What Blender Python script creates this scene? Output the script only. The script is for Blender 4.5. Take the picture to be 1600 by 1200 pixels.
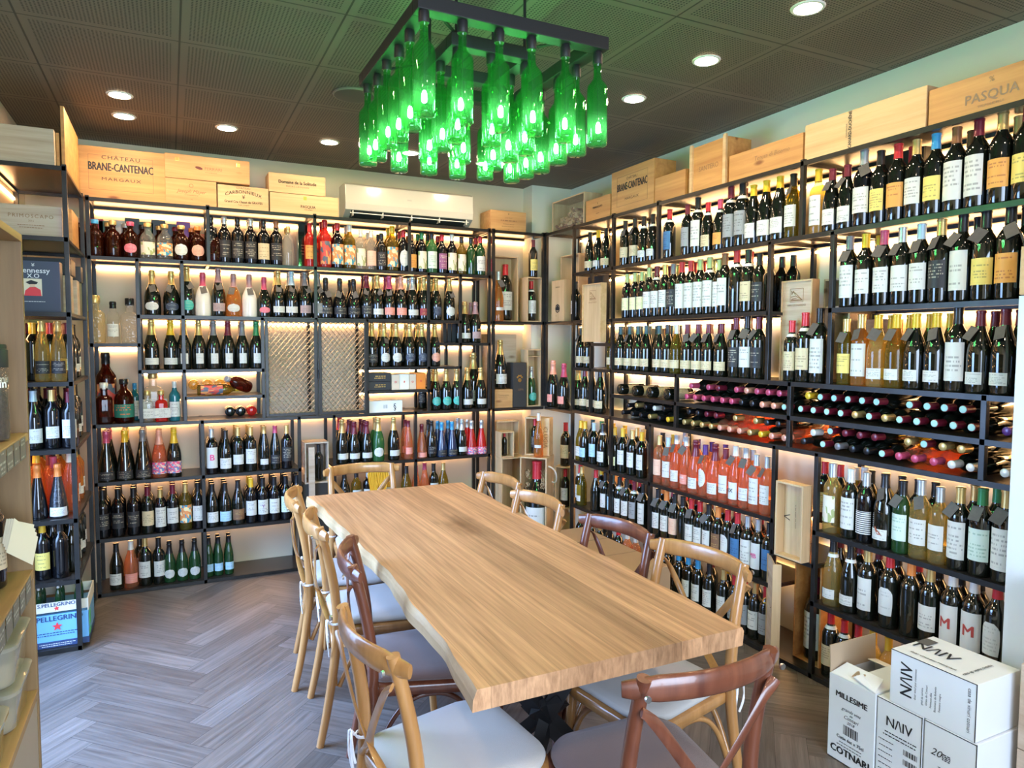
import bpy, bmesh, math, random, re
from mathutils import Matrix, Vector
import numpy as np
for o in list(bpy.data.objects): bpy.data.objects.remove(o)
sc = bpy.context.scene
COL = sc.collection
R_ = math.radians
random.seed(7)

# ------------------------------------------------------------------ camera
CAM_H = 1.6
YAW, PITCH, ROLL, FPX = R_(26.157), R_(3.4865), R_(.2376), 1090.0
_f = Vector((math.sin(YAW)*math.cos(PITCH), math.cos(YAW)*math.cos(PITCH), -math.sin(PITCH)))
_r0 = Vector((math.cos(YAW), -math.sin(YAW), 0)); _u0 = _r0.cross(_f)
_r = _r0*math.cos(ROLL)+_u0*math.sin(ROLL); _u = _u0*math.cos(ROLL)-_r0*math.sin(ROLL)
cam_d = bpy.data.cameras.new('camera'); cam = bpy.data.objects.new('camera', cam_d); COL.objects.link(cam)
m3 = Matrix((_r, _u, -_f)).transposed()
cam.matrix_world = Matrix.Translation((0, 0, CAM_H)) @ m3.to_4x4()
cam_d.sensor_width = 36; cam_d.lens = FPX/1600*36; cam_d.clip_start = .02
sc.camera = cam

# ------------------------------------------------------------------ look
sc.view_settings.view_transform = 'Standard'; sc.view_settings.look = 'None'
sc.view_settings.gamma = 1; sc.view_settings.use_curve_mapping = False
sc.view_settings.exposure = 0.2
w = bpy.data.worlds.new('world'); sc.world = w; w.use_nodes = True
w.node_tree.nodes['Background'].inputs[0].default_value = (.45, .62, 1, 1)
w.node_tree.nodes['Background'].inputs[1].default_value = 1.0

def area_light(name, loc, rot, sx, sy, power, col):
    d = bpy.data.lights.new(name, 'AREA'); d.shape = 'RECTANGLE'; d.size = sx; d.size_y = sy
    d.energy = power; d.color = col
    o = bpy.data.objects.new(name, d); COL.objects.link(o); o.location = loc; o.rotation_euler = rot
    return o
# daylight falling in through the shop window behind the camera
DAYLIGHT = area_light('daylight', (.55, -1.52, 1.45), (R_(72), 0, R_(0)), 2.3, 2.1, 120, (.62, .78, 1.0))
# daylight through the glass door in the left wall, between the wooden cabinet and the left rack
DAYLIGHT_DOOR = area_light('daylight_door', (-.90, 3.28, 1.16), (R_(58), 0, R_(-90)), 1.45, 2.0, 120, (.34, .56, 1.0))
DAYLIGHT.data.spread = DAYLIGHT_DOOR.data.spread = R_(130)
LED_STRENGTH = 24.0
LED_COL = (1.0, .56, .24)
DOWN_STRENGTH = 230.0
BULB_STRENGTH = 230.0

# ------------------------------------------------------------------ materials
MATS = {}
def nt(name):
    m = bpy.data.materials.new(name); m.use_nodes = True
    n = m.node_tree; b = n.nodes['Principled BSDF']
    return m, n, b
def mat(name, col, rough=.5, metal=0, coat=0, spec=.5, bump=0, bscale=200, var=0, vscale=8, sheen=0):
    if name in MATS: return MATS[name]
    m, n, b = nt(name); L = n.links.new
    b.inputs['Base Color'].default_value = (*col, 1); b.inputs['Roughness'].default_value = rough
    b.inputs['Metallic'].default_value = metal; b.inputs['Coat Weight'].default_value = coat
    b.inputs['Specular IOR Level'].default_value = spec
    if sheen: b.inputs['Sheen Weight'].default_value = sheen
    tc = n.nodes.new('ShaderNodeTexCoord')
    if var:
        nz = n.nodes.new('ShaderNodeTexNoise'); nz.inputs['Scale'].default_value = vscale; nz.inputs['Detail'].default_value = 4
        L(tc.outputs['Object'], nz.inputs['Vector'])
        mx = n.nodes.new('ShaderNodeMix'); mx.data_type = 'RGBA'
        mx.inputs[6].default_value = (*[c*(1-var) for c in col], 1); mx.inputs[7].default_value = (*[min(1, c*(1+var)) for c in col], 1)
        L(nz.outputs[0], mx.inputs[0]); L(mx.outputs[2], b.inputs['Base Color'])
    if bump:
        nb = n.nodes.new('ShaderNodeTexNoise'); nb.inputs['Scale'].default_value = bscale
        L(tc.outputs['Object'], nb.inputs['Vector'])
        bp = n.nodes.new('ShaderNodeBump'); bp.inputs['Strength'].default_value = bump; bp.inputs['Distance'].default_value = .003
        L(nb.outputs[0], bp.inputs['Height']); L(bp.outputs[0], b.inputs['Normal'])
    MATS[name] = m; return m
def emis(name, col, s):
    if name in MATS: return MATS[name]
    m, n, b = nt(name)
    b.inputs['Base Color'].default_value = (*col, 1)
    b.inputs['Emission Color'].default_value = (*col, 1); b.inputs['Emission Strength'].default_value = s
    MATS[name] = m; return m
def wood(name, c1, c2, axis='x', scale=1.0, rough=.5, coat=0, knots=True, bands=0):
    """straight-grained wood; grain runs along the given object axis"""
    if name in MATS: return MATS[name]
    m, n, b = nt(name); L = n.links.new
    tc = n.nodes.new('ShaderNodeTexCoord'); oi = n.nodes.new('ShaderNodeObjectInfo')
    ad = n.nodes.new('ShaderNodeVectorMath'); ad.operation = 'ADD'
    mul = n.nodes.new('ShaderNodeMath'); mul.operation = 'MULTIPLY'; mul.inputs[1].default_value = 37.0
    L(oi.outputs['Random'], mul.inputs[0]); L(tc.outputs['Object'], ad.inputs[0]); L(mul.outputs[0], ad.inputs[1])
    mp = n.nodes.new('ShaderNodeMapping')
    s = {'x': (1.2, 22, 22), 'y': (22, 1.2, 22), 'z': (22, 22, 1.2)}[axis]
    mp.inputs['Scale'].default_value = [v*scale for v in s]
    L(ad.outputs[0], mp.inputs[0])
    nz = n.nodes.new('ShaderNodeTexNoise'); nz.inputs['Scale'].default_value = 1.6; nz.inputs['Detail'].default_value = 7
    nz.inputs['Roughness'].default_value = .62; nz.inputs['Distortion'].default_value = .35
    L(mp.outputs[0], nz.inputs['Vector'])
    cr = n.nodes.new('ShaderNodeValToRGB'); cr.color_ramp.elements[0].position = .33; cr.color_ramp.elements[1].position = .66
    cr.color_ramp.elements[0].color = (*c2, 1); cr.color_ramp.elements[1].color = (*c1, 1)
    L(nz.outputs[0], cr.inputs[0]); out = cr.outputs[0]
    if knots:
        vo = n.nodes.new('ShaderNodeTexVoronoi'); vo.inputs['Scale'].default_value = 1.0
        mp2 = n.nodes.new('ShaderNodeMapping'); s2 = {'x': (3.2, 8, 8), 'y': (8, 3.2, 8), 'z': (8, 8, 3.2)}[axis]
        mp2.inputs['Scale'].default_value = s2
        L(ad.outputs[0], mp2.inputs[0]); L(mp2.outputs[0], vo.inputs['Vector'])
        c3 = n.nodes.new('ShaderNodeValToRGB'); c3.color_ramp.elements[0].position = .05; c3.color_ramp.elements[1].position = .13
        c3.color_ramp.elements[0].color = (.28, .13, .06, 1); c3.color_ramp.elements[1].color = (1, 1, 1, 1)
        L(vo.outputs['Distance'], c3.inputs[0])
        mx = n.nodes.new('ShaderNodeMix'); mx.data_type = 'RGBA'; mx.blend_type = 'MULTIPLY'; mx.inputs[0].default_value = .8
        L(out, mx.inputs[6]); L(c3.outputs[0], mx.inputs[7]); out = mx.outputs[2]
    L(out, b.inputs['Base Color'])
    b.inputs['Roughness'].default_value = rough; b.inputs['Coat Weight'].default_value = coat
    bp = n.nodes.new('ShaderNodeBump'); bp.inputs['Strength'].default_value = .15; bp.inputs['Distance'].default_value = .002
    L(nz.outputs[0], bp.inputs['Height']); L(bp.outputs[0], b.inputs['Normal'])
    MATS[name] = m; return m
def clear_glass(name, col, glow=.25, fres=1.45, dens=1.0, facets=False):
    """coloured glass that light can pass through: tinted see-through plus mirror reflection and a little scatter"""
    if name in MATS: return MATS[name]
    m = bpy.data.materials.new(name); m.use_nodes = True; n = m.node_tree; n.nodes.clear(); L = n.links.new
    out = n.nodes.new('ShaderNodeOutputMaterial')
    tr = n.nodes.new('ShaderNodeBsdfTransparent'); tr.inputs[0].default_value = (*[c**dens for c in col], 1)
    gl = n.nodes.new('ShaderNodeBsdfGlossy'); gl.inputs['Roughness'].default_value = .04
    tl = n.nodes.new('ShaderNodeBsdfTranslucent'); tl.inputs[0].default_value = (*col, 1)
    df = n.nodes.new('ShaderNodeBsdfDiffuse'); df.inputs[0].default_value = (*col, 1)
    fr0 = n.nodes.new('ShaderNodeFresnel'); fr0.inputs[0].default_value = fres
    ge = n.nodes.new('ShaderNodeNewGeometry'); fr = n.nodes.new('ShaderNodeMath'); fr.operation = 'MULTIPLY'; iv = n.nodes.new('ShaderNodeMath'); iv.operation = 'SUBTRACT'; iv.inputs[0].default_value = 1
    L(ge.outputs['Backfacing'], iv.inputs[1]); L(fr0.outputs[0], fr.inputs[0]); L(iv.outputs[0], fr.inputs[1])
    if facets:
        tc = n.nodes.new('ShaderNodeTexCoord'); vo = n.nodes.new('ShaderNodeTexVoronoi'); vo.inputs['Scale'].default_value = 70; L(tc.outputs['Object'], vo.inputs['Vector'])
        bp = n.nodes.new('ShaderNodeBump'); bp.inputs['Strength'].default_value = 1; bp.inputs['Distance'].default_value = .004; L(vo.outputs['Distance'], bp.inputs['Height'])
        L(bp.outputs[0], gl.inputs['Normal']); L(bp.outputs[0], fr0.inputs['Normal']); L(bp.outputs[0], df.inputs['Normal'])
    m1 = n.nodes.new('ShaderNodeMixShader'); m0 = n.nodes.new('ShaderNodeMixShader'); m0.inputs[0].default_value = .5
    L(tl.outputs[0], m0.inputs[1]); L(df.outputs[0], m0.inputs[2])
    m1.inputs[0].default_value = glow; L(tr.outputs[0], m1.inputs[1]); L(m0.outputs[0], m1.inputs[2])
    m2 = n.nodes.new('ShaderNodeMixShader'); L(fr.outputs[0], m2.inputs[0]); L(m1.outputs[0], m2.inputs[1]); L(gl.outputs[0], m2.inputs[2])
    L(m2.outputs[0], out.inputs[0]); MATS[name] = m; return m

M_STEEL = mat('raw_dark_steel', (.032, .031, .030), .34, .6, var=.5, vscale=14)
M_BOARD = mat('dark_shelf_sheet', (.035, .03, .027), .28, .2, var=.3)
M_BLACK = mat('matt_black_steel', (.012, .012, .014), .45, .2)
M_LED = emis('warm_led', LED_COL, LED_STRENGTH)
M_PINE = wood('pine_crate', (.64, .37, .15), (.46, .23, .08), 'x', .7, .55)
M_PINE2 = wood('pale_pine_crate', (.68, .46, .24), (.52, .32, .14), 'x', .6, .55)
M_PINE3 = wood('orange_pine_crate', (.60, .31, .10), (.43, .19, .055), 'x', .7, .5)
M_PINEV = wood('pale_pine_upright', (.64, .46, .26), (.50, .33, .17), 'z', .7, .55, knots=False)
M_PINEG = wood('grey_pine', (.58, .47, .36), (.42, .30, .20), 'x', .7, .6)
M_CAB = wood('cabinet_oak', (.27, .165, .065), (.17, .095, .033), 'z', .5, .55, knots=False)
M_CABX = wood('cabinet_oak_shelf', (.42, .26, .10), (.28, .155, .055), 'y', .5, .5, knots=False)
M_OAK = wood('chair_honey_oak', (.44, .215, .07), (.30, .135, .04), 'z', .6, .30, .4, knots=False)
M_MAHO = wood('chair_mahogany', (.17, .052, .024), (.085, .022, .011), 'z', .6, .32, .4, knots=False)
M_INK = mat('burnt_ink', (.05, .03, .02), .8)
M_INKL = mat('faded_ink', (.28, .15, .07), .8)
M_BLACKINK = mat('black_print', (.015, .015, .018), .6)
M_CREAM = mat('cream_cushion', (.43, .41, .39), .9, bump=.4, bscale=700, sheen=.2)
M_BROWNC = mat('brown_cushion', (.12, .075, .07), .9, bump=.4, bscale=700, sheen=.3)
M_CARD = mat('brown_cardboard', (.42, .27, .15), .8, var=.1)
M_WCARD = mat('white_cardboard', (.74, .76, .78), .55, var=.04)
M_BRASS = mat('brass', (.75, .5, .15), .3, 1)
M_PLASTIC = mat('white_plastic', (.82, .80, .74), .3)
M_RED = mat('red_print', (.75, .04, .05), .5)

# ------------------------------------------------------------------ building helpers
class MB:
    def __init__(s): s.v = []; s.f = []; s.mi = []; s.uv = None; s.cur = 0
    def add(s, vs, fs):
        k = len(s.v); s.v += [tuple(v) for v in vs]; s.f += [tuple(i+k for i in f) for f in fs]; s.mi += [s.cur]*len(fs); return s
    def box(s, x0, x1, y0, y1, z0, z1):
        return s.add([(x0,y0,z0),(x1,y0,z0),(x1,y1,z0),(x0,y1,z0),(x0,y0,z1),(x1,y0,z1),(x1,y1,z1),(x0,y1,z1)],
              [(0,3,2,1),(4,5,6,7),(0,1,5,4),(1,2,6,5),(2,3,7,6),(3,0,4,7)])
    def lathe(s, prof, n=20, cx=0, cy=0, sq=0):
        vs = []; fs = []
        for r, z in prof:
            for i in range(n):
                a = 2*math.pi*i/n; c, q = math.cos(a), math.sin(a)
                k = 1
                if sq: k = 1/(abs(c)**sq+abs(q)**sq)**(1/sq)
                vs.append((cx+r*c*k, cy+r*q*k, z))
        for j in range(len(prof)-1):
            for i in range(n):
                i2 = (i+1) % n; fs.append((j*n+i, j*n+i2, (j+1)*n+i2, (j+1)*n+i))
        fs.append(tuple(range(n-1, -1, -1))); fs.append(tuple(range((len(prof)-1)*n, len(prof)*n)))
        return s.add(vs, fs)
    def prism(s, pts, z0, z1):
        n = len(pts)
        return s.add([(x, y, z0) for x, y in pts]+[(x, y, z1) for x, y in pts],
              [tuple(range(n-1, -1, -1)), tuple(range(n, 2*n))]+[(i, (i+1) % n, n+(i+1) % n, n+i) for i in range(n)])
    def sweep(s, pts, ra, rb=None, n=10, up=(0, 0, 1), smooth=4, cap=True):
        """tube through points; ra half-width across 'up', rb half-width along it; both may be lists"""
        P = [Vector(p) for p in pts]; m = len(P)
        ra = ra if isinstance(ra, (list, tuple)) else [ra]*m
        rb = ra if rb is None else (rb if isinstance(rb, (list, tuple)) else [rb]*m)
        Q = []
        for i in range(m-1):
            p0, p1, p2, p3 = P[max(i-1, 0)], P[i], P[i+1], P[min(i+2, m-1)]
            for k in range(smooth):
                t = k/smooth
                q = .5*((2*p1)+(p2-p0)*t+(2*p0-5*p1+4*p2-p3)*t*t+(3*p1-p0-3*p2+p3)*t**3)
                Q.append((q, ra[i]*(1-t)+ra[i+1]*t, rb[i]*(1-t)+rb[i+1]*t))
        Q.append((P[-1], ra[-1], rb[-1]))
        up = Vector(up); vs = []; fs = []
        for i, (q, a, b) in enumerate(Q):
            t = (Q[min(i+1, len(Q)-1)][0]-Q[max(i-1, 0)][0]).normalized()
            sd = t.cross(up)
            if sd.length < 1e-3: sd = t.cross(Vector((1, 0, 0)))
            sd.normalize(); u2 = sd.cross(t).normalized()
            for k in range(n):
                an = 2*math.pi*k/n
                vs.append(q+sd*(a*math.cos(an))+u2*(b*math.sin(an)))
        for j in range(len(Q)-1):
            for i in range(n):
                i2 = (i+1) % n; fs.append((j*n+i, j*n+i2, (j+1)*n+i2, (j+1)*n+i))
        if cap: fs.append(tuple(range(n-1, -1, -1))); fs.append(tuple(range((len(Q)-1)*n, len(Q)*n)))
        return s.add(vs, fs)
    def mesh(s, name, mats, smooth=None, bevel=0):
        me = bpy.data.meshes.new(name); me.from_pydata(s.v, [], s.f)
        if not isinstance(mats, (list, tuple)): mats = [mats]
        for m in mats: me.materials.append(m)
        if len(mats) > 1: me.polygons.foreach_set('material_index', s.mi)
        bm = bmesh.new(); bm.from_mesh(me)
        if bevel:
            es = [e for e in bm.edges if len(e.link_faces) == 2 and e.calc_face_angle(0) > .5]
            bmesh.ops.bevel(bm, geom=es, offset=bevel, segments=2, affect='EDGES', profile=.7)
        bmesh.ops.recalc_face_normals(bm, faces=bm.faces)
        bm.to_mesh(me); bm.free()
        if s.uv:
            ul = me.uv_layers.new(name='uv')
            for lp in me.loops: ul.data[lp.index].uv = s.uv[lp.vertex_index]
        if smooth:
            me.shade_smooth()
            try: me.set_sharp_from_angle(angle=R_(smooth))
            except Exception: pass
        me.update(); return me
def link(name, me, parent=None, loc=(0, 0, 0), rot=(0, 0, 0)):
    o = bpy.data.objects.new(name, me); COL.objects.link(o); o.location = loc; o.rotation_euler = rot
    if parent: o.parent = parent
    return o
def tag(o, label, cat, group=None, kind=None):
    if label: o['label'] = label
    if cat: o['category'] = cat
    if group: o['group'] = group
    if kind: o['kind'] = kind
    return o
def thing(name, label, cat, loc=(0, 0, 0), rz=0, group=None, rot=None):
    o = link(name, None, None, loc, rot if rot else (0, 0, rz)); return tag(o, label, cat, group)
def struct(name, mb, m, **k):
    o = link(name, mb.mesh(name, m, **k)); o['kind'] = 'structure'; return o
def part(name, mb, m, parent, smooth=None, bevel=0, loc=(0, 0, 0), rot=(0, 0, 0), label=None):
    o = link(name, mb.mesh(name, m, smooth, bevel), parent, loc, rot)
    if label: o['label'] = label
    return o

_txt = {}
def text_geo(s, size, sx=1.0, bold=0.0, shear=0.0, space=1.0):
    """flat lettering in the XZ plane, centred, facing -Y"""
    key = (s, size, sx, bold, shear, space)
    if key in _txt: return _txt[key]
    c = bpy.data.curves.new('t', 'FONT'); c.body = s; c.size = size; c.align_x = 'CENTER'; c.align_y = 'CENTER'
    c.resolution_u = 2; c.shear = shear; c.space_character = space
    o = bpy.data.objects.new('t', c); COL.objects.link(o)
    dg = bpy.context.evaluated_depsgraph_get(); dg.update()
    me = bpy.data.meshes.new_from_object(o.evaluated_get(dg))
    vs = [(v.co.x*sx, 0, v.co.y) for v in me.vertices]; fs = [tuple(p.vertices) for p in me.polygons]
    if bold:      # heavier strokes: the same letters laid down three times, slightly apart
        n0 = len(vs); b = bold*.8
        vs = [(x+dx, y+dy, z+dz) for dx, dz, dy in ((-b, 0, 0), (b, 0, -.0002), (0, b, -.0004)) for x, y, z in vs]
        fs = [tuple(i+n0*k for i in f) for k in range(3) for f in fs]
    bpy.data.objects.remove(o); bpy.data.curves.remove(c); bpy.data.meshes.remove(me)
    _txt[key] = (vs, fs); return vs, fs
def add_text(mb, s, size, x=0, y=0, z=0, sx=1.0, bold=0.0, rotz=0.0, shear=0.0, space=1.0, wrap=0, arc=0):
    vs, fs = text_geo(s, size, sx, bold, shear, space)
    if wrap:      # slice the letters finely so that they follow the curve of the glass
        bm = bmesh.new(); bv = [bm.verts.new(v) for v in vs]
        for f in fs:
            try: bm.faces.new([bv[i] for i in f])
            except ValueError: pass
        x0 = min(v[0] for v in vs); x1 = max(v[0] for v in vs); k = x0+.003
        while k < x1:
            bmesh.ops.bisect_plane(bm, geom=bm.verts[:]+bm.edges[:]+bm.faces[:], plane_co=(k, 0, 0), plane_no=(1, 0, 0)); k += .003
        bm.verts.index_update(); vs = [tuple(v.co) for v in bm.verts]; fs = [tuple(v.index for v in f.verts) for f in bm.faces]; bm.free()
    out = []
    ca, sa = math.cos(rotz), math.sin(rotz)
    for vx, vy, vz in vs:
        if arc: vz = vz - vx*vx*arc
        a, b = vx*ca-vz*sa+x, vx*sa+vz*ca+z
        if wrap: out.append((math.sin(a/wrap)*(wrap+.0007-vy), -math.cos(a/wrap)*(wrap+.0007-vy), b))
        else: out.append((a, y+vy, b))
    mb.add(out, fs)
def add_lines(mb, w, x, y, z, n, dz, hgt=.003, seed=1, wrap=0):
    """small print as rows of short dashes"""
    r = random.Random(seed)
    for i in range(n):
        zz = z-i*dz; a = x-w/2*r.uniform(.7, 1)
        end = x+w/2*r.uniform(.6, 1)
        while a < end:
            l = r.uniform(.3, 1.0)*hgt*4
            b = min(a+l, end)
            mb.add([(a, y, zz), (b, y, zz), (b, y, zz+hgt), (a, y, zz+hgt)], [(0, 1, 2, 3)])
            a = b+hgt*.8

# pixel column of the photograph -> where a bottle row that runs along a wall meets it
def along_x(px, y, z):   # row runs along X at depth y
    k = (px-800)/FPX; d0 = Vector((0, y, z-CAM_H)); a = d0.dot(_r)-k*d0.dot(_f); b = _r.x-k*_f.x
    return -a/b
def along_y(px, x, z):   # row runs along Y at distance x
    k = (px-800)/FPX; d0 = Vector((x, 0, z-CAM_H)); a = d0.dot(_r)-k*d0.dot(_f); b = _r.y-k*_f.y
    return -a/b
# ------------------------------------------------------------------ room shell
XL, XR, YB, ZC, YF = -.78, 3.05, 5.26, 2.87, -1.6
M_WALL = mat('warm_cream_wall_paint', (.70, .60, .45), .75, bump=.08, bscale=90)
M_WALLR = mat('pale_green_grey_wall_paint', (.70, .70, .57), .75, bump=.08, bscale=90)
mb = MB(); mb.box(XL-.1, XL, YF, 2.5, 0, ZC).box(XL-.1, XL, 4.06, YB+.1, 0, ZC).box(XL-.1, XL, 2.5, 4.06, 2.22, ZC).box(XL-.1, XL, 2.5, 4.06, 0, .04)
struct('wall_left', mb, M_WALL)
mb = MB()
for a, b in ((2.5, 2.55), (3.255, 3.305), (4.01, 4.06)): mb.box(XL-.07, XL-.02, a, b, .04, 2.22)
mb.box(XL-.07, XL-.02, 2.5, 4.06, .04, .12).box(XL-.07, XL-.02, 2.5, 4.06, 2.17, 2.22)
struct('door_1', mb, mat('door_frame_paint', (.1, .1, .11), .4))
struct('wall_back', MB().box(XL, XR, YB, YB+.1, 0, ZC), M_WALL)
struct('wall_right', MB().box(XR, XR+.1, YF, YB+.1, 0, ZC), M_WALLR)
mb = MB(); mb.box(XL, XR, YF-.1, YF, 0, .38).box(XL, XR, YF-.1, YF, 2.52, ZC).box(XL, -.62, YF-.1, YF, .38, 2.52).box(1.72, XR, YF-.1, YF, .38, 2.52)
struct('wall_front', mb, M_WALL)
mb = MB()
for a, b in ((-.62, -.57), (.52, .57), (1.67, 1.72)): mb.box(a, b, YF-.08, YF-.02, .38, 2.52)
mb.box(-.62, 1.72, YF-.08, YF-.02, .38, .43).box(-.62, 1.72, YF-.08, YF-.02, 2.47, 2.52)
win = struct('window_1', mb, mat('window_frame_paint', (.1, .1, .11), .4))
struct('pillar', MB().box(2.68, XR, 5.10, YB, 0, ZC), M_WALLR)['kind'] = 'structure'

# floor: herringbone planks, each with its own tone
def floor_mat():
    m, n, b = nt('herringbone_floor'); L = n.links.new
    uv = n.nodes.new('ShaderNodeUVMap'); uv.uv_map = 'uv'
    at = n.nodes.new('ShaderNodeAttribute'); at.attribute_name = 'tone'
    mp = n.nodes.new('ShaderNodeMapping'); mp.inputs['Scale'].default_value = (2.0, 34, 1)
    L(uv.outputs[0], mp.inputs[0])
    nz = n.nodes.new('ShaderNodeTexNoise'); nz.inputs['Scale'].default_value = 1.5; nz.inputs['Detail'].default_value = 8
    nz.inputs['Roughness'].default_value = .6; nz.inputs['Distortion'].default_value = .6
    L(mp.outputs[0], nz.inputs['Vector'])
    cr = n.nodes.new('ShaderNodeValToRGB'); e = cr.color_ramp.elements
    e[0].position = .28; e[0].color = (.070, .058, .052, 1); e[1].position = .74; e[1].color = (.175, .152, .138, 1)
    L(nz.outputs[0], cr.inputs[0])
    mx = n.nodes.new('ShaderNodeMix'); mx.data_type = 'RGBA'; mx.blend_type = 'MULTIPLY'; mx.inputs[0].default_value = 1
    L(cr.outputs[0], mx.inputs[6]); L(at.outputs['Color'], mx.inputs[7]); L(mx.outputs[2], b.inputs['Base Color'])
    b.inputs['Roughness'].default_value = .42
    bp = n.nodes.new('ShaderNodeBump'); bp.inputs['Strength'].default_value = .12; bp.inputs['Distance'].default_value = .002
    L(nz.outputs[0], bp.inputs['Height']); L(bp.outputs[0], b.inputs['Normal'])
    return m
def make_floor():
    W, N = .122, 5; vs = []; fs = []; uvs = []; tones = []
    c = math.sqrt(.5); ox, oy = .125, 3.05; rnd = random.Random(3)
    def emit(u0, u1, v0, v1, alongu):
        g = .0006
        u0 += g; v0 += g; u1 -= g; v1 -= g
        q = [(u0, v0), (u1, v0), (u1, v1), (u0, v1)]
        pts = [(ox+(u-v)*c, oy+(u+v)*c) for u, v in q]
        if max(p[0] for p in pts) < XL-.05 or min(p[0] for p in pts) > XR+.05: return
        if max(p[1] for p in pts) < YF-.05 or min(p[1] for p in pts) > YB+.05: return
        k = len(vs); vs.extend([(x, y, 0) for x, y in pts]); fs.append((k, k+1, k+2, k+3))
        o1, o2 = rnd.uniform(0, 50), rnd.uniform(0, 50)
        for u, v in q:
            a, b_ = (u-u0, v-v0) if alongu else (v-v0, u-u0)
            uvs.append((a+o1, b_+o2))
        t = rnd.uniform(.70, 1.18); w_ = rnd.uniform(-.03, .03)
        tones.append((t*(1+w_), t, t*(1-w_), 1))
    R = 80
    for j in range(-R, R):
        for mth in range(-12, 13):
            i0 = j+2*N*mth
            if abs(i0) < R: emit(i0*W, (i0+N)*W, j*W, (j+1)*W, True)
    for i in range(-R, R):
        for mth in range(-12, 13):
            j0 = i+1-2*N*mth
            if abs(j0) < R: emit(i*W, (i+1)*W, j0*W, (j0+N)*W, False)
    me = bpy.data.meshes.new('floor'); me.from_pydata(vs, [], fs)
    ul = me.uv_layers.new(name='uv')
    for lp in me.loops: ul.data[lp.index].uv = uvs[lp.vertex_index]
    ca = me.color_attributes.new('tone', 'FLOAT_COLOR', 'POINT')
    for i in range(len(vs)): ca.data[i].color = tones[i//4]
    me.materials.append(floor_mat())
    o = link('floor', me); o['kind'] = 'structure'
    struct('floor_screed', MB().box(XL-.1, XR+.1, YF-.1, YB+.1, -.1, -.001), mat('dark_joint', (.04, .033, .03), .8))
make_floor()

def ceiling_mat():
    m, n, b = nt('perforated_ceiling_tile'); L = n.links.new
    tc = n.nodes.new('ShaderNodeTexCoord'); sp = n.nodes.new('ShaderNodeSeparateXYZ'); L(tc.outputs['Object'], sp.inputs[0])
    def M(op, a, bb=None, c=None):
        q = n.nodes.new('ShaderNodeMath'); q.operation = op
        for i, v in enumerate((a, bb, c)):
            if v is None: continue
            if isinstance(v, (int, float)): q.inputs[i].default_value = v
            else: L(v, q.inputs[i])
        return q.outputs[0]
    def cell(src, off, per):
        f = M('FRACT', M('DIVIDE', M('ADD', src, off), per))
        return M('MULTIPLY', M('ABSOLUTE', M('SUBTRACT', f, .5)), per)     # distance from tile centre
    dx = cell(sp.outputs[0], -.07+5.8, .58); dy = cell(sp.outputs[1], -2.24+5.65, .565)
    groove = M('MAXIMUM', M('GREATER_THAN', dx, .286), M('GREATER_THAN', dy, .2785))
    inside = M('MULTIPLY', M('LESS_THAN', dx, .258), M('LESS_THAN', dy, .250))
    per = .0145
    hx = cell(sp.outputs[0], 5.8, per); hy = cell(sp.outputs[1], 5.8, per)
    d = M('SQRT', M('ADD', M('POWER', hx, 2), M('POWER', hy, 2)))
    hole = M('MULTIPLY', M('LESS_THAN', d, .0041), inside)
    dark = M('MAXIMUM', M('MULTIPLY', hole, .9), M('MULTIPLY', groove, .7))
    nz = n.nodes.new('ShaderNodeTexNoise'); nz.inputs['Scale'].default_value = 2.0; L(tc.outputs['Object'], nz.inputs['Vector'])
    mx0 = n.nodes.new('ShaderNodeMix'); mx0.data_type = 'RGBA'
    mx0.inputs[6].default_value = (.15, .122, .09, 1); mx0.inputs[7].default_value = (.20, .165, .125, 1); L(nz.outputs[0], mx0.inputs[0])
    mx = n.nodes.new('ShaderNodeMix'); mx.data_type = 'RGBA'; mx.inputs[7].default_value = (.012, .01, .009, 1)
    L(dark, mx.inputs[0]); L(mx0.outputs[2], mx.inputs[6]); L(mx.outputs[2], b.inputs['Base Color'])
    b.inputs['Roughness'].default_value = .6
    bp = n.nodes.new('ShaderNodeBump'); bp.invert = True; bp.inputs['Strength'].default_value = .5; bp.inputs['Distance'].default_value = .004
    L(dark, bp.inputs['Height']); L(bp.outputs[0], b.inputs['Normal'])
    return m
struct('ceiling', MB().box(XL-.1, XR+.1, YF-.1, YB+.1, ZC, ZC+.1), ceiling_mat())

# ------------------------------------------------------------------ ceiling fittings
def downlight(x, y, lab):
    t = thing('ceiling_downlight', lab, 'ceiling light', (x, y, ZC), group='round recessed ceiling lights')
    mb = MB()
    for a, b_, z0, z1 in ((.052, .062, -.006, 0),):
        n = 28; vs = []; fs = []
        for r, z in ((.050, -.001), (.050, -.006), (.060, -.006), (.064, -.001)):
            vs += [(r*math.cos(2*math.pi*i/n), r*math.sin(2*math.pi*i/n), z) for i in range(n)]
        for j in range(3):
            for i in range(n): fs.append((j*n+i, j*n+(i+1) % n, (j+1)*n+(i+1) % n, (j+1)*n+i))
        mb.add(vs, fs)
    part('trim_ring', mb, M_PLASTIC, t, smooth=40)
    part('diffuser', MB().lathe([(.0495, -.0045), (.0495, -.001)], 28), emis('downlight_glow', (1, .72, .45), DOWN_STRENGTH), t)
dl = [(2.205, 1.957, 'nearest of the lights along the right wall, nearest camera'), (2.205, 2.515, 'second light along the right wall, right of the bottle chandelier'),
      (2.21, 3.068, 'third light along the right wall, just right of the bottle chandelier'), (-.2, 4.226, 'upper one of the pair above the left crates'),
      (-.2, 4.606, 'lower one of the pair above the left crates'), (.34, 4.58, 'above the two-clasp crate on the back shelf'),
      (.95, 4.60, 'in front of the air conditioner, left end'), (1.49, 4.61, 'above the middle of the air conditioner'), (2.05, 4.64, 'above the right end of the air conditioner')]
for x, y, l in dl: downlight(x, y, 'round warm ceiling light, '+l)
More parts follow.
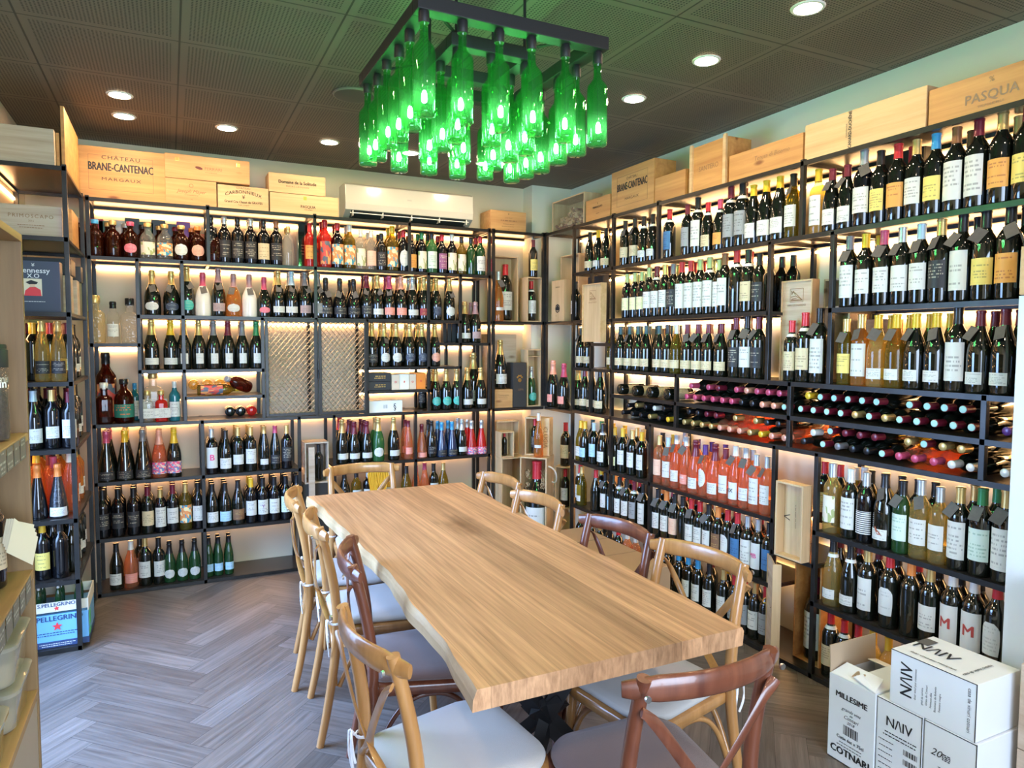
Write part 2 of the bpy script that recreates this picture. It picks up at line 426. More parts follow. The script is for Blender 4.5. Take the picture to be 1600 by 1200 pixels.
for x, y in ((2.2, .8), (2.2, -.3), (.9, -.6), (-.2, .6), (-.2, 2.2), (1.0, .6)): downlight(x, y, 'round warm ceiling light over the front of the shop')  # extra downlights out of view, added to brighten the room
t = thing('ceiling_speaker', 'round flat ceiling disc with a dark grille, left of the green bottle chandelier', 'speaker', (.885, 3.66, ZC))
part('grille', MB().lathe([(.075, -.018), (.10, -.014), (.105, 0)], 32), mat('brown_grille', (.10, .085, .07), .6), t, smooth=40)
part('trim_ring', MB().sweep([(.103*math.cos(a*math.pi/12), .103*math.sin(a*math.pi/12), -.008) for a in range(25)], .006, n=6, smooth=1), mat('taupe_plastic', (.22, .19, .15), .5), t, smooth=60)

# ------------------------------------------------------------------ bottle chandelier
def chandelier():
    t = thing('bottle_chandelier', 'square black metal chandelier hung with two rings of glowing green bottles', 'chandelier', (0, 0, 0))
    X0, X1, Y0, Y1 = .715, 1.42, 2.125, 2.875; z0, z1 = 2.63, 2.675; w_ = .055
    mb = MB(); mb.box(X0, X1, Y0, Y0+w_, z0, z1).box(X0, X1, Y1-w_, Y1, z0, z1).box(X0, X0+w_, Y0+w_, Y1-w_, z0, z1).box(X1-w_, X1, Y0+w_, Y1-w_, z0, z1)
    M_FR = mat('chandelier_black_metal', (.018, .018, .019), .5, .1)
    part('outer_frame', mb, M_FR, t, bevel=.003)
    a0, a1, b0, b1 = .905, 1.235, 2.33, 2.67; mb = MB(); w2 = .05
    mb.box(a0, a1, b0, b0+w2, z0, z1).box(a0, a1, b1-w2, b1, z0, z1).box(a0, a0+w2, b0+w2, b1-w2, z0, z1).box(a1-w2, a1, b0+w2, b1-w2, z0, z1)
    part('inner_frame', mb, M_FR, t, bevel=.003)
    for p, q in (((X0+.03, Y0+.03), (a0+.02, b0+.02)), ((X1-.03, Y0+.03), (a1-.02, b0+.02)), ((X0+.03, Y1-.03), (a0+.02, b1-.02)), ((X1-.03, Y1-.03), (a1-.02, b1-.02))):
        part('diagonal_strut', MB().sweep([(p[0], p[1], z1+.005), (q[0], q[1], z1+.005)], .008, .005, n=6, smooth=1), M_STEEL, t)
    for x, y in ((a0+.03, b0+.03), (a1-.03, b0+.03), (a0+.03, b1-.03), (a1-.03, b1-.03)):
        part('ceiling_rod', MB().sweep([(x, y, z1-.01), (x, y, ZC)], .006, n=8, smooth=1), M_STEEL, t)
    M_G = clear_glass('green_bottle_glass', (.44, .94, .54), .020, 1.5)
    prof = [(.030, 0), (.0355, .004), (.0368, .012), (.0368, .196), (.0345, .210), (.026, .222), (.0165, .234), (.0138, .248), (.0135, .295), (.0155, .297), (.0155, .305)]
    g = MB().lathe(prof, 24)
    # inner face and punt, so the bottle reads as hollow thick glass
    g.lathe([(.012, .022), (.024, .012), (.0325, .012), (.0338, .194), (.0315, .208), (.023, .220), (.0135, .233), (.0112, .248), (.0108, .30)], 24)
    me_g = g.mesh('green_bottle', M_G, smooth=50)
    me_cap = MB().lathe([(.0165, .286), (.0175, .288), (.0175, .322), (.012, .334)], 18).mesh('bottle_cap', M_FR, smooth=40)
    me_b = MB().lathe([(.003, .045), (.0075, .048), (.009, .056), (.0085, .068), (.006, .078), (.004, .082)], 14).mesh('led_bulb', emis('bulb_glow', (.85, 1, .85), BULB_STRENGTH), smooth=60)
    me_c = MB().sweep([(0, 0, .082), (.003, .002, .15), (-.002, 0, .24), (0, 0, .31)], .0012, n=5).mesh('bulb_cord', mat('dark_cord', (.02, .05, .03), .6))
    xs = np.linspace(X0+.028, X1-.028, 6); ys = np.linspace(Y0+.028, Y1-.028, 6)
    pos = [(x, Y0+.028) for x in xs]+[(x, Y1-.028) for x in xs]+[(X0+.028, y) for y in ys[1:-1]]+[(X1-.028, y) for y in ys[1:-1]]
    ix = np.linspace(a0+.025, a1-.025, 3); iy = np.linspace(b0+.025, b1-.025, 3)
    pos += [(x, y) for x in ix for y in iy if not (abs(x-ix[1]) < .01 and abs(y-iy[1]) < .01)]
    r = random.Random(2)
    for x, y in pos:
        dz = r.uniform(-.012, .006)
        b = link('green_bottle', me_g, t, (x, y, z0-.325+dz), (r.uniform(-.02, .02), r.uniform(-.02, .02), r.uniform(0, 6)))
        link('bottle_cap', me_cap, b); link('led_bulb', me_b, b, (r.uniform(-.008, .008), r.uniform(-.008, .008), 0)); link('bulb_cord', me_c, b)
chandelier()

# ------------------------------------------------------------------ steel shelving racks
YF_B, XF_R, DEP = 4.93, 2.71, .325
def wbox(mb, wall, s0, s1, d0, d1, z0, z1):
    if wall == 'b': mb.box(s0, s1, YF_B+d0, YF_B+d1, z0, z1)
    elif wall == 'r': mb.box(XF_R+d0, XF_R+d1, s0, s1, z0, z1)
    else: mb.box(s0, s1, d0, d1, z0, z1)
def rack(name, label, wall, posts, shelves, front=0, depth=DEP, leds=True, label_g='welded steel shelving racks'):
    t = thing(name, label, 'shelving rack', group=label_g)
    P = .011
    for s, z0, z1 in posts:
        for d in (front, front+depth-2*P):
            mb = MB(); wbox(mb, wall, s-P, s+P, d, d+2*P, z0, z1); part('post', mb, M_STEEL, t, bevel=.002)
    for s in shelves:
        s0, s1, z = s[:3]; led = s[3] if len(s) > 3 else 1
        fr = MB(); wbox(fr, wall, s0, s1, front, front+.02, z-.02, z+.002); wbox(fr, wall, s0, s1, front+depth-.02, front+depth, z-.02, z-.001)
        for ps, a, b in posts:
            if s0-.02 <= ps <= s1+.02 and a-.02 <= z <= b+.02: wbox(fr, wall, ps-.009, ps+.009, front+.02, front+depth-.02, z-.019, z-.004)
        part('shelf_frame', fr, M_STEEL, t)
        bd = MB(); wbox(bd, wall, s0+.002, s1-.002, front+.018, front+depth-.004, z-.004, z); part('shelf_board', bd, M_BOARD, t)
        if led and leds:
            lb = MB(); wbox(lb, wall, s0+.02, s1-.02, front+depth-.012, front+depth-.001, z-.045, z-.033); part('led_strip', lb, M_LED, t)
    return t
T = 2.466
rack('steel_shelving_rack', 'long dark steel rack along the back wall, left of the corner', 'b',
     [(-.422, 0, T), (-.167, 1.08, 2.105), (.084, 1.08, 2.105), (.242, 2.105, T), (.563, 1.08, 1.755), (.915, 1.08, T), (1.27, 1.08, 1.755), (1.588, 2.105, T),
      (1.733, 1.08, 2.105), (1.987, 1.08, 2.105), (2.226, 0, T), (.182, 0, 1.08), (.792, 0, 1.08), (1.031, 0, 1.08), (1.629, 0, 1.08)],
     [(-.43, 2.235, 2.455), (-.43, 2.235, 2.105), (-.175, 2.0, 1.755), (-.43, -.16, 1.577), (-.175, .57, 1.41), (.084, .57, 1.235),
      (1.27, 1.995, 1.41), (1.27, 1.74, 1.24), (1.79, 2.235, 1.587), (-.43, 2.235, 1.078), (-.43, .80, .718), (-.43, .80, .365), (-.43, .80, .022, 0),
      (1.02, 2.235, .722), (1.02, 2.235, .365), (1.02, 2.235, .022, 0)])
rack('steel_shelving_rack', 'short dark steel rack section filling the room corner on the back wall', 'b',
     [(2.262, 0, T), (2.70, 1.08, T)], [(2.25, 2.708, 2.455), (2.25, 2.708, 1.755), (2.25, 2.708, 1.075)])
rack('steel_shelving_rack', 'long dark steel wine rack covering the right wall', 'r',
     [(4.50, 0, T), (4.25, 1.08, 2.105), (3.985, 0, T), (3.50, 2.105, T), (2.60, 1.41, 2.105), (2.412, 2.105, T), (2.231, 1.41, 2.105), (3.304, 1.085, 1.41), (2.452, 1.085, 1.41),
      (1.545, 1.085, 1.41), (3.542, 0, 1.085), (2.537, 0, 1.085), (2.281, 0, 1.085), (1.425, 0, T)],
     [(1.42, 4.50, 2.455), (1.42, 4.50, 2.108), (2.60, 4.50, 1.757), (1.42, 2.24, 1.757), (3.985, 4.26, 1.59), (1.42, 4.50, 1.408), (1.42, 3.99, 1.242), (1.42, 4.50, 1.088),
      (2.53, 4.50, .712), (1.42, 2.29, .715), (2.53, 4.50, .373), (1.42, 2.29, .373), (2.28, 2.54, .552), (1.42, 4.50, .022, 0)])
rack('steel_shelving_rack', 'short dark steel rack section turning the corner onto the right wall', 'r',
     [(4.92, 1.08, T)], [(4.515, 4.925, 2.455), (4.515, 4.925, 1.755), (4.515, 4.925, 1.075)])
rack('steel_shelving_rack', 'narrow bluish steel rack end against the left wall', 'x',
     [(-.766, 0, T), (-.448, 0, T)],
     [(-.777, -.44, z) for z in (2.455, 2.107, 1.735, 1.386, 1.044, .687, .371)]+[(-.777, -.44, .022, 0)], front=4.13, depth=.77, leds=False)
# light strips of the left rack run along the left wall
t = thing('led_light_strip', 'thin glowing strip on the left wall behind the pale crate', 'light strip')
part('diffuser', MB().box(-.778, -.770, 4.17, 4.9, 2.395, 2.407), M_LED, t)
t = thing('led_light_strip', 'thin glowing strip on the left wall behind the gold-foil bottles', 'light strip')
part('diffuser', MB().box(-.778, -.770, 4.17, 4.9, 1.67, 1.682), M_LED, t)
t = thing('led_light_strip', 'thin glowing strip on the left wall behind the orange-capped bottles', 'light strip')
part('diffuser', MB().box(-.778, -.770, 4.17, 4.9, .985, .997), M_LED, t)

# expanded-metal cabinet doors
def mesh_cabinet():
    t = thing('mesh_cabinet', 'two-door cabinet with expanded metal mesh doors in the back wall rack', 'cabinet', (0, 4.912, 0))
    for x0, x1, k in ((.575, .915, 0), (.925, 1.262, 1)):
        f = MB(); b = .02; z0, z1 = 1.088, 1.745
        f.box(x0, x0+b, -.008, .01, z0, z1).box(x1-b, x1, -.008, .01, z0, z1).box(x0+b, x1-b, -.008, .01, z0, z0+b).box(x0+b, x1-b, -.008, .01, z1-b, z1)
        d = part('door', f, M_STEEL, t, bevel=.002)
        g = MB(); X0, X1, Z0, Z1 = x0+b, x1-b, z0+b, z1-b
        rows = 31; cols = 18; cw = (X1-X0)/cols; rh = (Z1-Z0)/rows; wd = .0036
        for r in range(rows+1):
            zc = Z0+r*rh
            for c in range(cols):
                up = (c+r) % 2
                za, zb = (zc-rh*.42, zc+rh*.42) if up else (zc+rh*.42, zc-rh*.42)
                za, zb = [min(max(q, Z0), Z1) for q in (za, zb)]
                xa, xb = X0+c*cw, X0+(c+1)*cw
                g.add([(xa, -.004, za-wd), (xb, -.004, zb-wd), (xb, 0, zb+wd), (xa, 0, za+wd), (xa, .0015, za-wd), (xb, .0015, zb-wd), (xb, .0035, zb+wd), (xa, .0035, za+wd)],
                      [(0, 1, 2, 3), (4, 7, 6, 5), (0, 4, 5, 1), (3, 2, 6, 7)])
        link('mesh_panel', g.mesh('mesh_panel', mat('mesh_metal', (.34, .28, .20), .38, .8)), d)
        hx = x1-.01 if k == 0 else x0+.01
        if k: link('latch', MB().sweep([(x0-.005, -.016, 1.34), (x0-.005, -.02, 1.40), (x0-.005, -.014, 1.46)], .006, n=8).mesh('latch', M_STEEL, smooth=60), d)
mesh_cabinet()

# ------------------------------------------------------------------ air conditioner
t = thing('air_conditioner', 'white wall-mounted air conditioner above the back wall shelves', 'air conditioner', (1.648, 5.26, 2.487))
pr_ = [(0, .245), (-.17, .245), (-.195, .23), (-.205, .10), (-.195, .055), (-.10, .0), (0, 0)]
mb = MB(); n_ = len(pr_)
mb.add([(-.495, y, z) for y, z in pr_]+[(.495, y, z) for y, z in pr_], [tuple(range(n_)), tuple(range(2*n_-1, n_-1, -1))]+[(i, n_+i, n_+(i+1) % n_, (i+1) % n_) for i in range(n_)])
part('casing', mb, mat('ac_white_gloss', (.62, .60, .52), .18, coat=.5), t, bevel=.006)
part('air_outlet', MB().add([(-.45, -.197, .052), (.45, -.197, .052), (.45, -.125, .012), (-.45, -.125, .012), (-.45, -.192, .046), (.45, -.192, .046), (.45, -.125, .006), (-.45, -.125, .006)],
     [(0, 1, 2, 3), (4, 7, 6, 5), (0, 4, 5, 1), (2, 6, 7, 3), (1, 5, 6, 2), (0, 3, 7, 4)]), mat('ac_outlet_dark', (.03, .04, .04), .5), t)
mb = MB()
for i in range(5): mb.box(-.44+i*.22-.003, -.44+i*.22+.003, -.2, -.13, .012, .05)
mb.box(-.46, .46, -.196, -.188, .03, .036)
part('louver', mb, M_PLASTIC, t)
mb = MB(); add_text(mb, 'GREE', .016, -.02, -.2032, .155, bold=.0004); part('lettering', mb, mat('grey_print', (.4, .4, .38), .5), t)
mb = MB(); mb.box(.38, .40, -.2065, -.2055, .105, .13); part('display', mb, mat('grey_display', (.6, .6, .56), .3), t)

# ------------------------------------------------------------------ dining table
def table():
    t = thing('dining_table', 'long live-edge oak dining table with black crossed metal legs', 'table', (0, 0, 0))
    def tmat():
        m, n, b = nt('table_oak'); L = n.links.new
        tc = n.nodes.new('ShaderNodeTexCoord'); sp = n.nodes.new('ShaderNodeSeparateXYZ'); L(tc.outputs['Object'], sp.inputs[0])
        dv = n.nodes.new('ShaderNodeMath'); dv.operation = 'DIVIDE'; dv.inputs[1].default_value = .098; L(sp.outputs[0], dv.inputs[0])
        fl = n.nodes.new('ShaderNodeMath'); fl.operation = 'FLOOR'; L(dv.outputs[0], fl.inputs[0])
        wn = n.nodes.new('ShaderNodeTexWhiteNoise'); wn.noise_dimensions = '1D'; L(fl.outputs[0], wn.inputs['W'])
        cb = n.nodes.new('ShaderNodeCombineXYZ'); ml = n.nodes.new('ShaderNodeMath'); ml.operation = 'MULTIPLY'; ml.inputs[1].default_value = 23
        L(wn.outputs[0], ml.inputs[0]); L(ml.outputs[0], cb.inputs[0]); L(ml.outputs[0], cb.inputs[1])
        ad = n.nodes.new('ShaderNodeVectorMath'); L(tc.outputs['Object'], ad.inputs[0]); L(cb.outputs[0], ad.inputs[1])
        # knot: grain bends round it
        kd = n.nodes.new('ShaderNodeVectorMath'); kd.operation = 'DISTANCE'; kd.inputs[1].default_value = (1.187, 2.906, .76); L(tc.outputs['Object'], kd.inputs[0])
        mp = n.nodes.new('ShaderNodeMapping'); mp.inputs['Scale'].default_value = (52, 1.5, 14); L(ad.outputs[0], mp.inputs[0])
        nz = n.nodes.new('ShaderNodeTexNoise'); nz.inputs['Scale'].default_value = 1.3; nz.inputs['Detail'].default_value = 8; nz.inputs['Roughness'].default_value = .6
        nz.inputs['Distortion'].default_value = .25; L(mp.outputs[0], nz.inputs['Vector'])
        cr = n.nodes.new('ShaderNodeValToRGB'); e = cr.color_ramp.elements; e[0].position = .28; e[0].color = (.27, .135, .064, 1); e[1].position = .72; e[1].color = (.60, .335, .172, 1)
        L(nz.outputs[0], cr.inputs[0])
        tr_ = n.nodes.new('ShaderNodeMapRange'); tr_.inputs['To Min'].default_value = .70; tr_.inputs['To Max'].default_value = 1.22; L(wn.outputs[0], tr_.inputs[0])
        mx = n.nodes.new('ShaderNodeVectorMath'); mx.operation = 'SCALE'; L(cr.outputs[0], mx.inputs[0]); L(tr_.outputs[0], mx.inputs['Scale'])
        mp3 = n.nodes.new('ShaderNodeMapping'); mp3.inputs['Location'].default_value = (-1.187*5, -2.906*2.2, 0); mp3.inputs['Scale'].default_value = (5, 2.2, 1); L(tc.outputs['Object'], mp3.inputs[0])
        z0 = n.nodes.new('ShaderNodeVectorMath'); z0.operation = 'MULTIPLY'; z0.inputs[1].default_value = (1, 1, 0); L(mp3.outputs[0], z0.inputs[0])
        nk = n.nodes.new('ShaderNodeTexNoise'); nk.inputs['Scale'].default_value = 3.0; nk.inputs['Detail'].default_value = 5; L(mp3.outputs[0], nk.inputs['Vector'])
        ln = n.nodes.new('ShaderNodeVectorMath'); ln.operation = 'LENGTH'; L(z0.outputs[0], ln.inputs[0])
        sm = n.nodes.new('ShaderNodeMath'); sm.operation = 'ADD'; L(ln.outputs['Value'], sm.inputs[0]); sb = n.nodes.new('ShaderNodeMath'); sb.operation = 'MULTIPLY'; sb.inputs[1].default_value = .9
        L(nk.outputs[0], sb.inputs[0]); L(sb.outputs[0], sm.inputs[1])
        ck = n.nodes.new('ShaderNodeValToRGB'); ek = ck.color_ramp.elements; ek[0].position = .42; ek[0].color = (.28, .20, .13, 1); ek[1].position = .98; ek[1].color = (1, 1, 1, 1)
        L(sm.outputs[0], ck.inputs[0])
        m2 = n.nodes.new('ShaderNodeMix'); m2.data_type = 'RGBA'; m2.blend_type = 'MULTIPLY'; m2.inputs[0].default_value = .9
        L(mx.outputs[0], m2.inputs[6]); L(ck.outputs[0], m2.inputs[7])
        frc = n.nodes.new('ShaderNodeMath'); frc.operation = 'FRACT'; L(dv.outputs[0], frc.inputs[0])
        sbt = n.nodes.new('ShaderNodeMath'); sbt.operation = 'SUBTRACT'; sbt.inputs[1].default_value = .5; L(frc.outputs[0], sbt.inputs[0])
        ab = n.nodes.new('ShaderNodeMath'); ab.operation = 'ABSOLUTE'; L(sbt.outputs[0], ab.inputs[0])
        gt = n.nodes.new('ShaderNodeMapRange'); gt.inputs['From Min'].default_value = .485; gt.inputs['From Max'].default_value = .5; gt.inputs['To Min'].default_value = 1; gt.inputs['To Max'].default_value = .62; L(ab.outputs[0], gt.inputs[0])
        m3_ = n.nodes.new('ShaderNodeVectorMath'); m3_.operation = 'SCALE'; L(m2.outputs[2], m3_.inputs[0]); L(gt.outputs[0], m3_.inputs['Scale'])
        L(m3_.outputs[0], b.inputs['Base Color']); b.inputs['Roughness'].default_value = .42
        bp = n.nodes.new('ShaderNodeBump'); bp.inputs['Strength'].default_value = .08; bp.inputs['Distance'].default_value = .002; L(nz.outputs[0], bp.inputs['Height']); L(bp.outputs[0], b.inputs['Normal'])
        return m
    ys = np.linspace(1.505, 3.83, 60)
    key = [(1.50, .652), (1.62, .662), (1.80, .672), (2.06, .682), (2.24, .695), (2.5, .697), (2.66, .700), (2.9, .69), (3.2, .684), (3.5, .676), (3.83, .655)]
    kx, kv = zip(*key); r = random.Random(5)
    top = [(float(np.interp(y, kx, kv))+.004*math.sin(y*11)+.002*math.sin(y*29), y) for y in ys]
    bot = [(x-.008-.005*math.sin(y*9+1), y) for x, y in top]
    xr = [1.505+.045*(y-1.505)/2.3 for y in ys]
    z0, z1 = .705, .76
    vs = []; fs = []
    for i in range(len(ys)):
        y = ys[i]; m_ = (top[i][0]*.4+bot[i][0]*.6-.003)
        yy = y-(.02 if i == 0 else 0)
        x2 = xr[i]+.004*math.sin(y*15)
        vs += [(top[i][0], y, z1), (m_, y, z0+.03), (bot[i][0], y, z0), (x2, y, z0), (x2+.004, y, z1-.012), (x2-.003, y, z1)]
    for i in range(len(ys)-1):
        for k in range(6): a = i*6; fs.append((a+k, a+(k+1) % 6, a+6+(k+1) % 6, a+6+k))
    fs += [tuple(range(5, -1, -1)), tuple(range(len(vs)-6, len(vs)))]
    mb = MB(); mb.add(vs, fs); mb.mi = [1 if k in (0, 1) else 0 for i in range(len(ys)-1) for k in range(6)]+[0, 0]
    M_SAP = wood('pale_sapwood_edge', (.60, .44, .24), (.38, .24, .11), 'y', .5, .45, knots=False)
    part('tabletop', mb, [tmat(), M_SAP], t)
    for yc in (1.96, 3.38):
        xc = 1.09
        for sx in (-1, 1):
            # two folded-plate beams crossing like a V through the centre hub
            for sy in (-1, 1):
                mb = MB(); w_ = .038
                p0 = Vector((xc+sx*.30, yc+sy*.26, 0)); p1 = Vector((xc-sx*.05, yc-sy*.03, .42)); p2 = Vector((xc-sx*.27, yc-sy*.0, .69))
                mb.sweep([p0, p1], .034, .016, n=4, smooth=1, up=(0, 1, 0)); part('leg', mb, M_BLACK, t)
        mb = MB()
        for sx in (-1, 1): mb.sweep([(xc, yc, .36), (xc+sx*.25, yc, .69)], .034, .045, n=4, smooth=1, up=(0, 1, 0))
        part('hub', mb, M_BLACK, t)
        part('mounting_plate', MB().box(xc-.32, xc+.32, yc-.045, yc+.045, .685, .705), M_BLACK, t, bevel=.002)
table()
# ------------------------------------------------------------------ cross-back chairs
def rounded_seat(wf, wr, d, n=8, grow=0, rad=.07):
    """seat outline, front at +y, counter-clockwise"""
    cs = [(wf/2, d/2), (-wf/2, d/2), (-wr/2, -d/2), (wr/2, -d/2)]; out = []
    for i, (cx, cy) in enumerate(cs):
        rr = rad*(1.3 if i < 2 else .8)
        sx, sy = (1 if cx > 0 else -1), (1 if cy > 0 else -1)
        ox, oy = cx-sx*rr, cy-sy*rr
        a0 = {(1, 1): 0, (-1, 1): 90, (-1, -1): 180, (1, -1): 270}[(sx, sy)]
        for k in range(n+1):
            a = R_(a0+90*k/n); out.append((ox+(rr+grow)*math.cos(a), oy+(rr+grow)*math.sin(a)))
    # bow the front edge outward a little
    return [(x, y+(.018*(1-(x/(wf/2))**2) if y > .1 else 0)) for x, y in out]
def ring_stack(mb, rings):
    n = len(rings[0][0]); vs = []; fs = []
    for pts, z in rings: vs += [(x, y, z) for x, y in pts]
    for j in range(len(rings)-1):
        for i in range(n): fs.append((j*n+i, j*n+(i+1) % n, (j+1)*n+(i+1) % n, (j+1)*n+i))
    fs += [tuple(range(n-1, -1, -1)), tuple(range((len(rings)-1)*n, len(rings)*n))]
    mb.add(vs, fs); return mb
def chair_meshes(wd):
    M = {}
    H = .87
    for s, k in ((-1, 'l'), (1, 'r')):
        M['rear'+k] = MB().sweep([(s*.205, -.265, 0), (s*.200, -.235, .14), (s*.192, -.205, .32), (s*.186, -.192, .46), (s*.184, -.198, .60), (s*.182, -.222, .74), (s*.180, -.255, H)],
                                 [.015, .017, .018, .019, .019, .018, .017], n=12).mesh('leg', wd, smooth=60)
        M['front'+k] = MB().sweep([(s*.195, .205, 0), (s*.185, .19, .2), (s*.175, .175, .43)], [.014, .016, .018], n=12).mesh('leg', wd, smooth=60)
        M['band'+k] = MB().sweep([(s*.190, -.262, .80), (s*.15, -.268, .76), (s*.06, -.262, .64), (0, -.247, .565), (-s*.10, -.222, .49), (-s*.176, -.200, .43)],
                                 .0045, .014, n=8, up=(1, 0, .6*s)).mesh('cross_band', wd, smooth=60)
    R = []
    for i in range(13):
        u = -1+i/6; x = u*.222; R.append((x, -.292+.062*u*u, .842+.006*(1-u*u)))
    hh = [.018, .026]+[.031]*9+[.026, .018]; tt = [.009, .013]+[.0125]*9+[.013, .009]
    M['rail'] = MB().sweep(R, tt, hh, n=14).mesh('top_rail', wd, smooth=60)
    seat = rounded_seat(.43, .37, .42)
    ins = rounded_seat(.43, .37, .42, grow=-.006)
    M['seat'] = ring_stack(MB(), [(ins, .418), (seat, .424), (seat, .452), (ins, .458)]).mesh('seat', wd, smooth=50)
    for k, (a, b, c) in {'f': ((-.18, .178, .22), (0, .19, .425), (.18, .178, .22)), 'b': ((-.19, -.2, .22), (0, -.19, .425), (.19, -.2, .22))}.items():
        pts = []
        for i in range(9):
            u = -1+i/4; pts.append((u*.183, a[1]+(b[1]-a[1])*(1-abs(u))*.3, .225+.19*(1-abs(u)**2.6)))
        M['brace'+k] = MB().sweep(pts, .009, .011, n=8).mesh('bent_brace', wd, smooth=60)
    for s, k in ((-1, 'L'), (1, 'R')):
        pts = []
        for i in range(9):
            u = -1+i/4; pts.append((s*(.188-.005*(1-abs(u))), u*.185, .225+.19*(1-abs(u)**2.6)))
        M['brace'+k] = MB().sweep(pts, .009, .011, n=8, up=(1, 0, 0)).mesh('bent_brace', wd, smooth=60)
    for s, k in ((-1, 'l'), (1, 'r')):
        M['screw'+k] = MB().sweep([(s*.19, -.281, .838), (s*.19, -.287, .838)], .0075, n=10, smooth=1, up=(1, 0, 0)).mesh('screw', mat('steel_screw', (.5, .5, .5), .3, 1))
    return M
def cushion_mesh(m):
    R = [(rounded_seat(.40, .34, .39, grow=-.012), .459), (rounded_seat(.40, .34, .39, grow=.004), .464), (rounded_seat(.40, .34, .39, grow=.008), .475),
         (rounded_seat(.40, .34, .39, grow=.0), .486), (rounded_seat(.40, .34, .39, grow=-.03), .493), (rounded_seat(.32, .26, .31, grow=-.03), .497)]
    return ring_stack(MB(), R).mesh('seat_cushion', m, smooth=70)
def tie_mesh(s):
    mb = MB()
    if 1:
        x, y, z = s*.186, -.197, .485
        mb.sweep([(x+.021*math.cos(a), y+.021*math.sin(a), z) for a in [i*math.pi/5 for i in range(11)]], .003, .0045, n=6, smooth=1)
        for dx, dz in ((-.015, -.10), (.012, -.13), (.02, -.07)):
            mb.sweep([(x+s*.008, y-.022, z), (x+dx*.6+s*.006, y-.035, z+.012), (x+dx+s*.008, y-.034, z+dz*.5), (x+dx*.8, y-.028, z+dz)], .003, .004, n=6)
    return mb.mesh('cushion_tie', mat('white_ribbon', (.75, .76, .80), .8), smooth=60)
CH = {'oak': chair_meshes(M_OAK), 'maho': chair_meshes(M_MAHO)}
CU = {'white': cushion_mesh(M_CREAM), 'brown': cushion_mesh(M_BROWNC)}; TIE = [tie_mesh(-1), tie_mesh(1)]
def chair(kind, cush, x, y, rz, label):
    t = thing('dining_chair', label, 'chair', (x, y, 0), rz, 'cross-back chairs around the table'); M = CH[kind]
    for k in ('rearl', 'rearr', 'frontl', 'frontr'): link('leg', M[k], t)
    for k in ('bandl', 'bandr'): link('cross_band', M[k], t)
    link('top_rail', M['rail'], t); s = link('seat', M['seat'], t)
    for k in 'fbLR': link('bent_brace', M['brace'+k], t)
    link('screw', M['screwl'], t); link('screw', M['screwr'], t)
    c = link('seat_cushion', CU[cush], t)
    if cush == 'white': link('cushion_tie', TIE[0], c); link('cushion_tie', TIE[1], c)
# left side of the table (backs toward the wall of bottles on the left)
chair('oak', 'white', .775, 3.375, R_(-100), 'honey wooden cross-back chair farthest back on the left side of the table, white ties')
chair('oak', 'white', .78, 2.90, R_(-95), 'honey wooden cross-back chair, second from the back on the left, white ties')
chair('maho', 'brown', .805, 2.35, R_(-102), 'dark reddish-brown cross-back chair with brown cushion on the left of the table')
chair('oak', 'white', .685, 1.745, R_(-84), 'honey wooden cross-back chair in the foreground with white seat cushion')
# right side
chair('oak', 'white', 1.34, 3.345, R_(96), 'honey wooden cross-back chair farthest back on the right side of the table')
chair('oak', 'white', 1.30, 2.84, R_(95), 'honey wooden cross-back chair, second from the back on the right side')
chair('maho', 'brown', 1.36, 2.27, R_(97), 'dark reddish-brown cross-back chair on the right side of the table')
chair('oak', 'white', 1.41, 1.835, R_(98), 'honey wooden cross-back chair at the right near corner with pale cushion')
chair('oak', 'white', .995, 3.785, R_(179), 'honey wooden cross-back chair at the far end of the table')
chair('maho', 'brown', 1.10, 1.445, R_(-2), 'dark reddish-brown cross-back chair at the near end of the table, foreground')

# ------------------------------------------------------------------ crates and boxes
def crate(name, label, cat, x, y, z, w_, h, d, m, rz=0, texts=(), ink=M_INK, group=None, extra=None, bev=.0015, seam=True):
    """closed box standing on its base; (x, y) is the middle of its front face, front looks along -y before turning"""
    t = thing(name, label, cat, (x, y, z), rz, group)
    part('box_body', MB().box(-w_/2, w_/2, .008, d, 0, h), m, t, bevel=bev)
    part('front_panel', MB().box(-w_/2+.001, w_/2-.001, 0, .0075, .001, h-.001), m, t, bevel=.001)
    if texts:
        mb = MB()
        for tx in texts: 
            if tx[0] == '#': add_lines(mb, *tx[1:4], *tx[4:])
            else: add_text(mb, tx[0], tx[1], tx[2], -.0012, tx[3], **(tx[4] if len(tx) > 4 else {}))
        part('lettering', mb, ink, t)
    if extra: extra(t, w_, h, d)
    return t
def open_crate(label, x, y, z, w_, h, d, m=M_PINEV, rz=0, th=.009, texts=(), side_text=None, group='open wooden wine crates', shelf=None, name='wooden_crate'):
    t = thing(name, label, 'crate', (x, y, z), rz, group)
    part('side_panel', MB().box(-w_/2, -w_/2+th, 0, d, 0, h), m, t, bevel=.001)
    part('side_panel', MB().box(w_/2-th, w_/2, 0, d, 0, h), m, t, bevel=.001)
    part('top_panel', MB().box(-w_/2+th, w_/2-th, 0, d, h-th, h), m, t, bevel=.001)
    part('bottom_panel', MB().box(-w_/2+th, w_/2-th, 0, d, 0, th), m, t, bevel=.001)
    part('back_panel', MB().box(-w_/2+th, w_/2-th, d-th, d, th, h-th), m, t)
    if shelf: part('inner_shelf', MB().box(-w_/2+th, w_/2-th, .01, d-th, shelf, shelf+.006), m, t)
    if texts:
        mb = MB()
        for tx in texts: add_text(mb, tx[0], tx[1], tx[2], d-th-.0012, tx[3], **(tx[4] if len(tx) > 4 else {}))
        part('lettering', mb, M_INK, t)
    return t
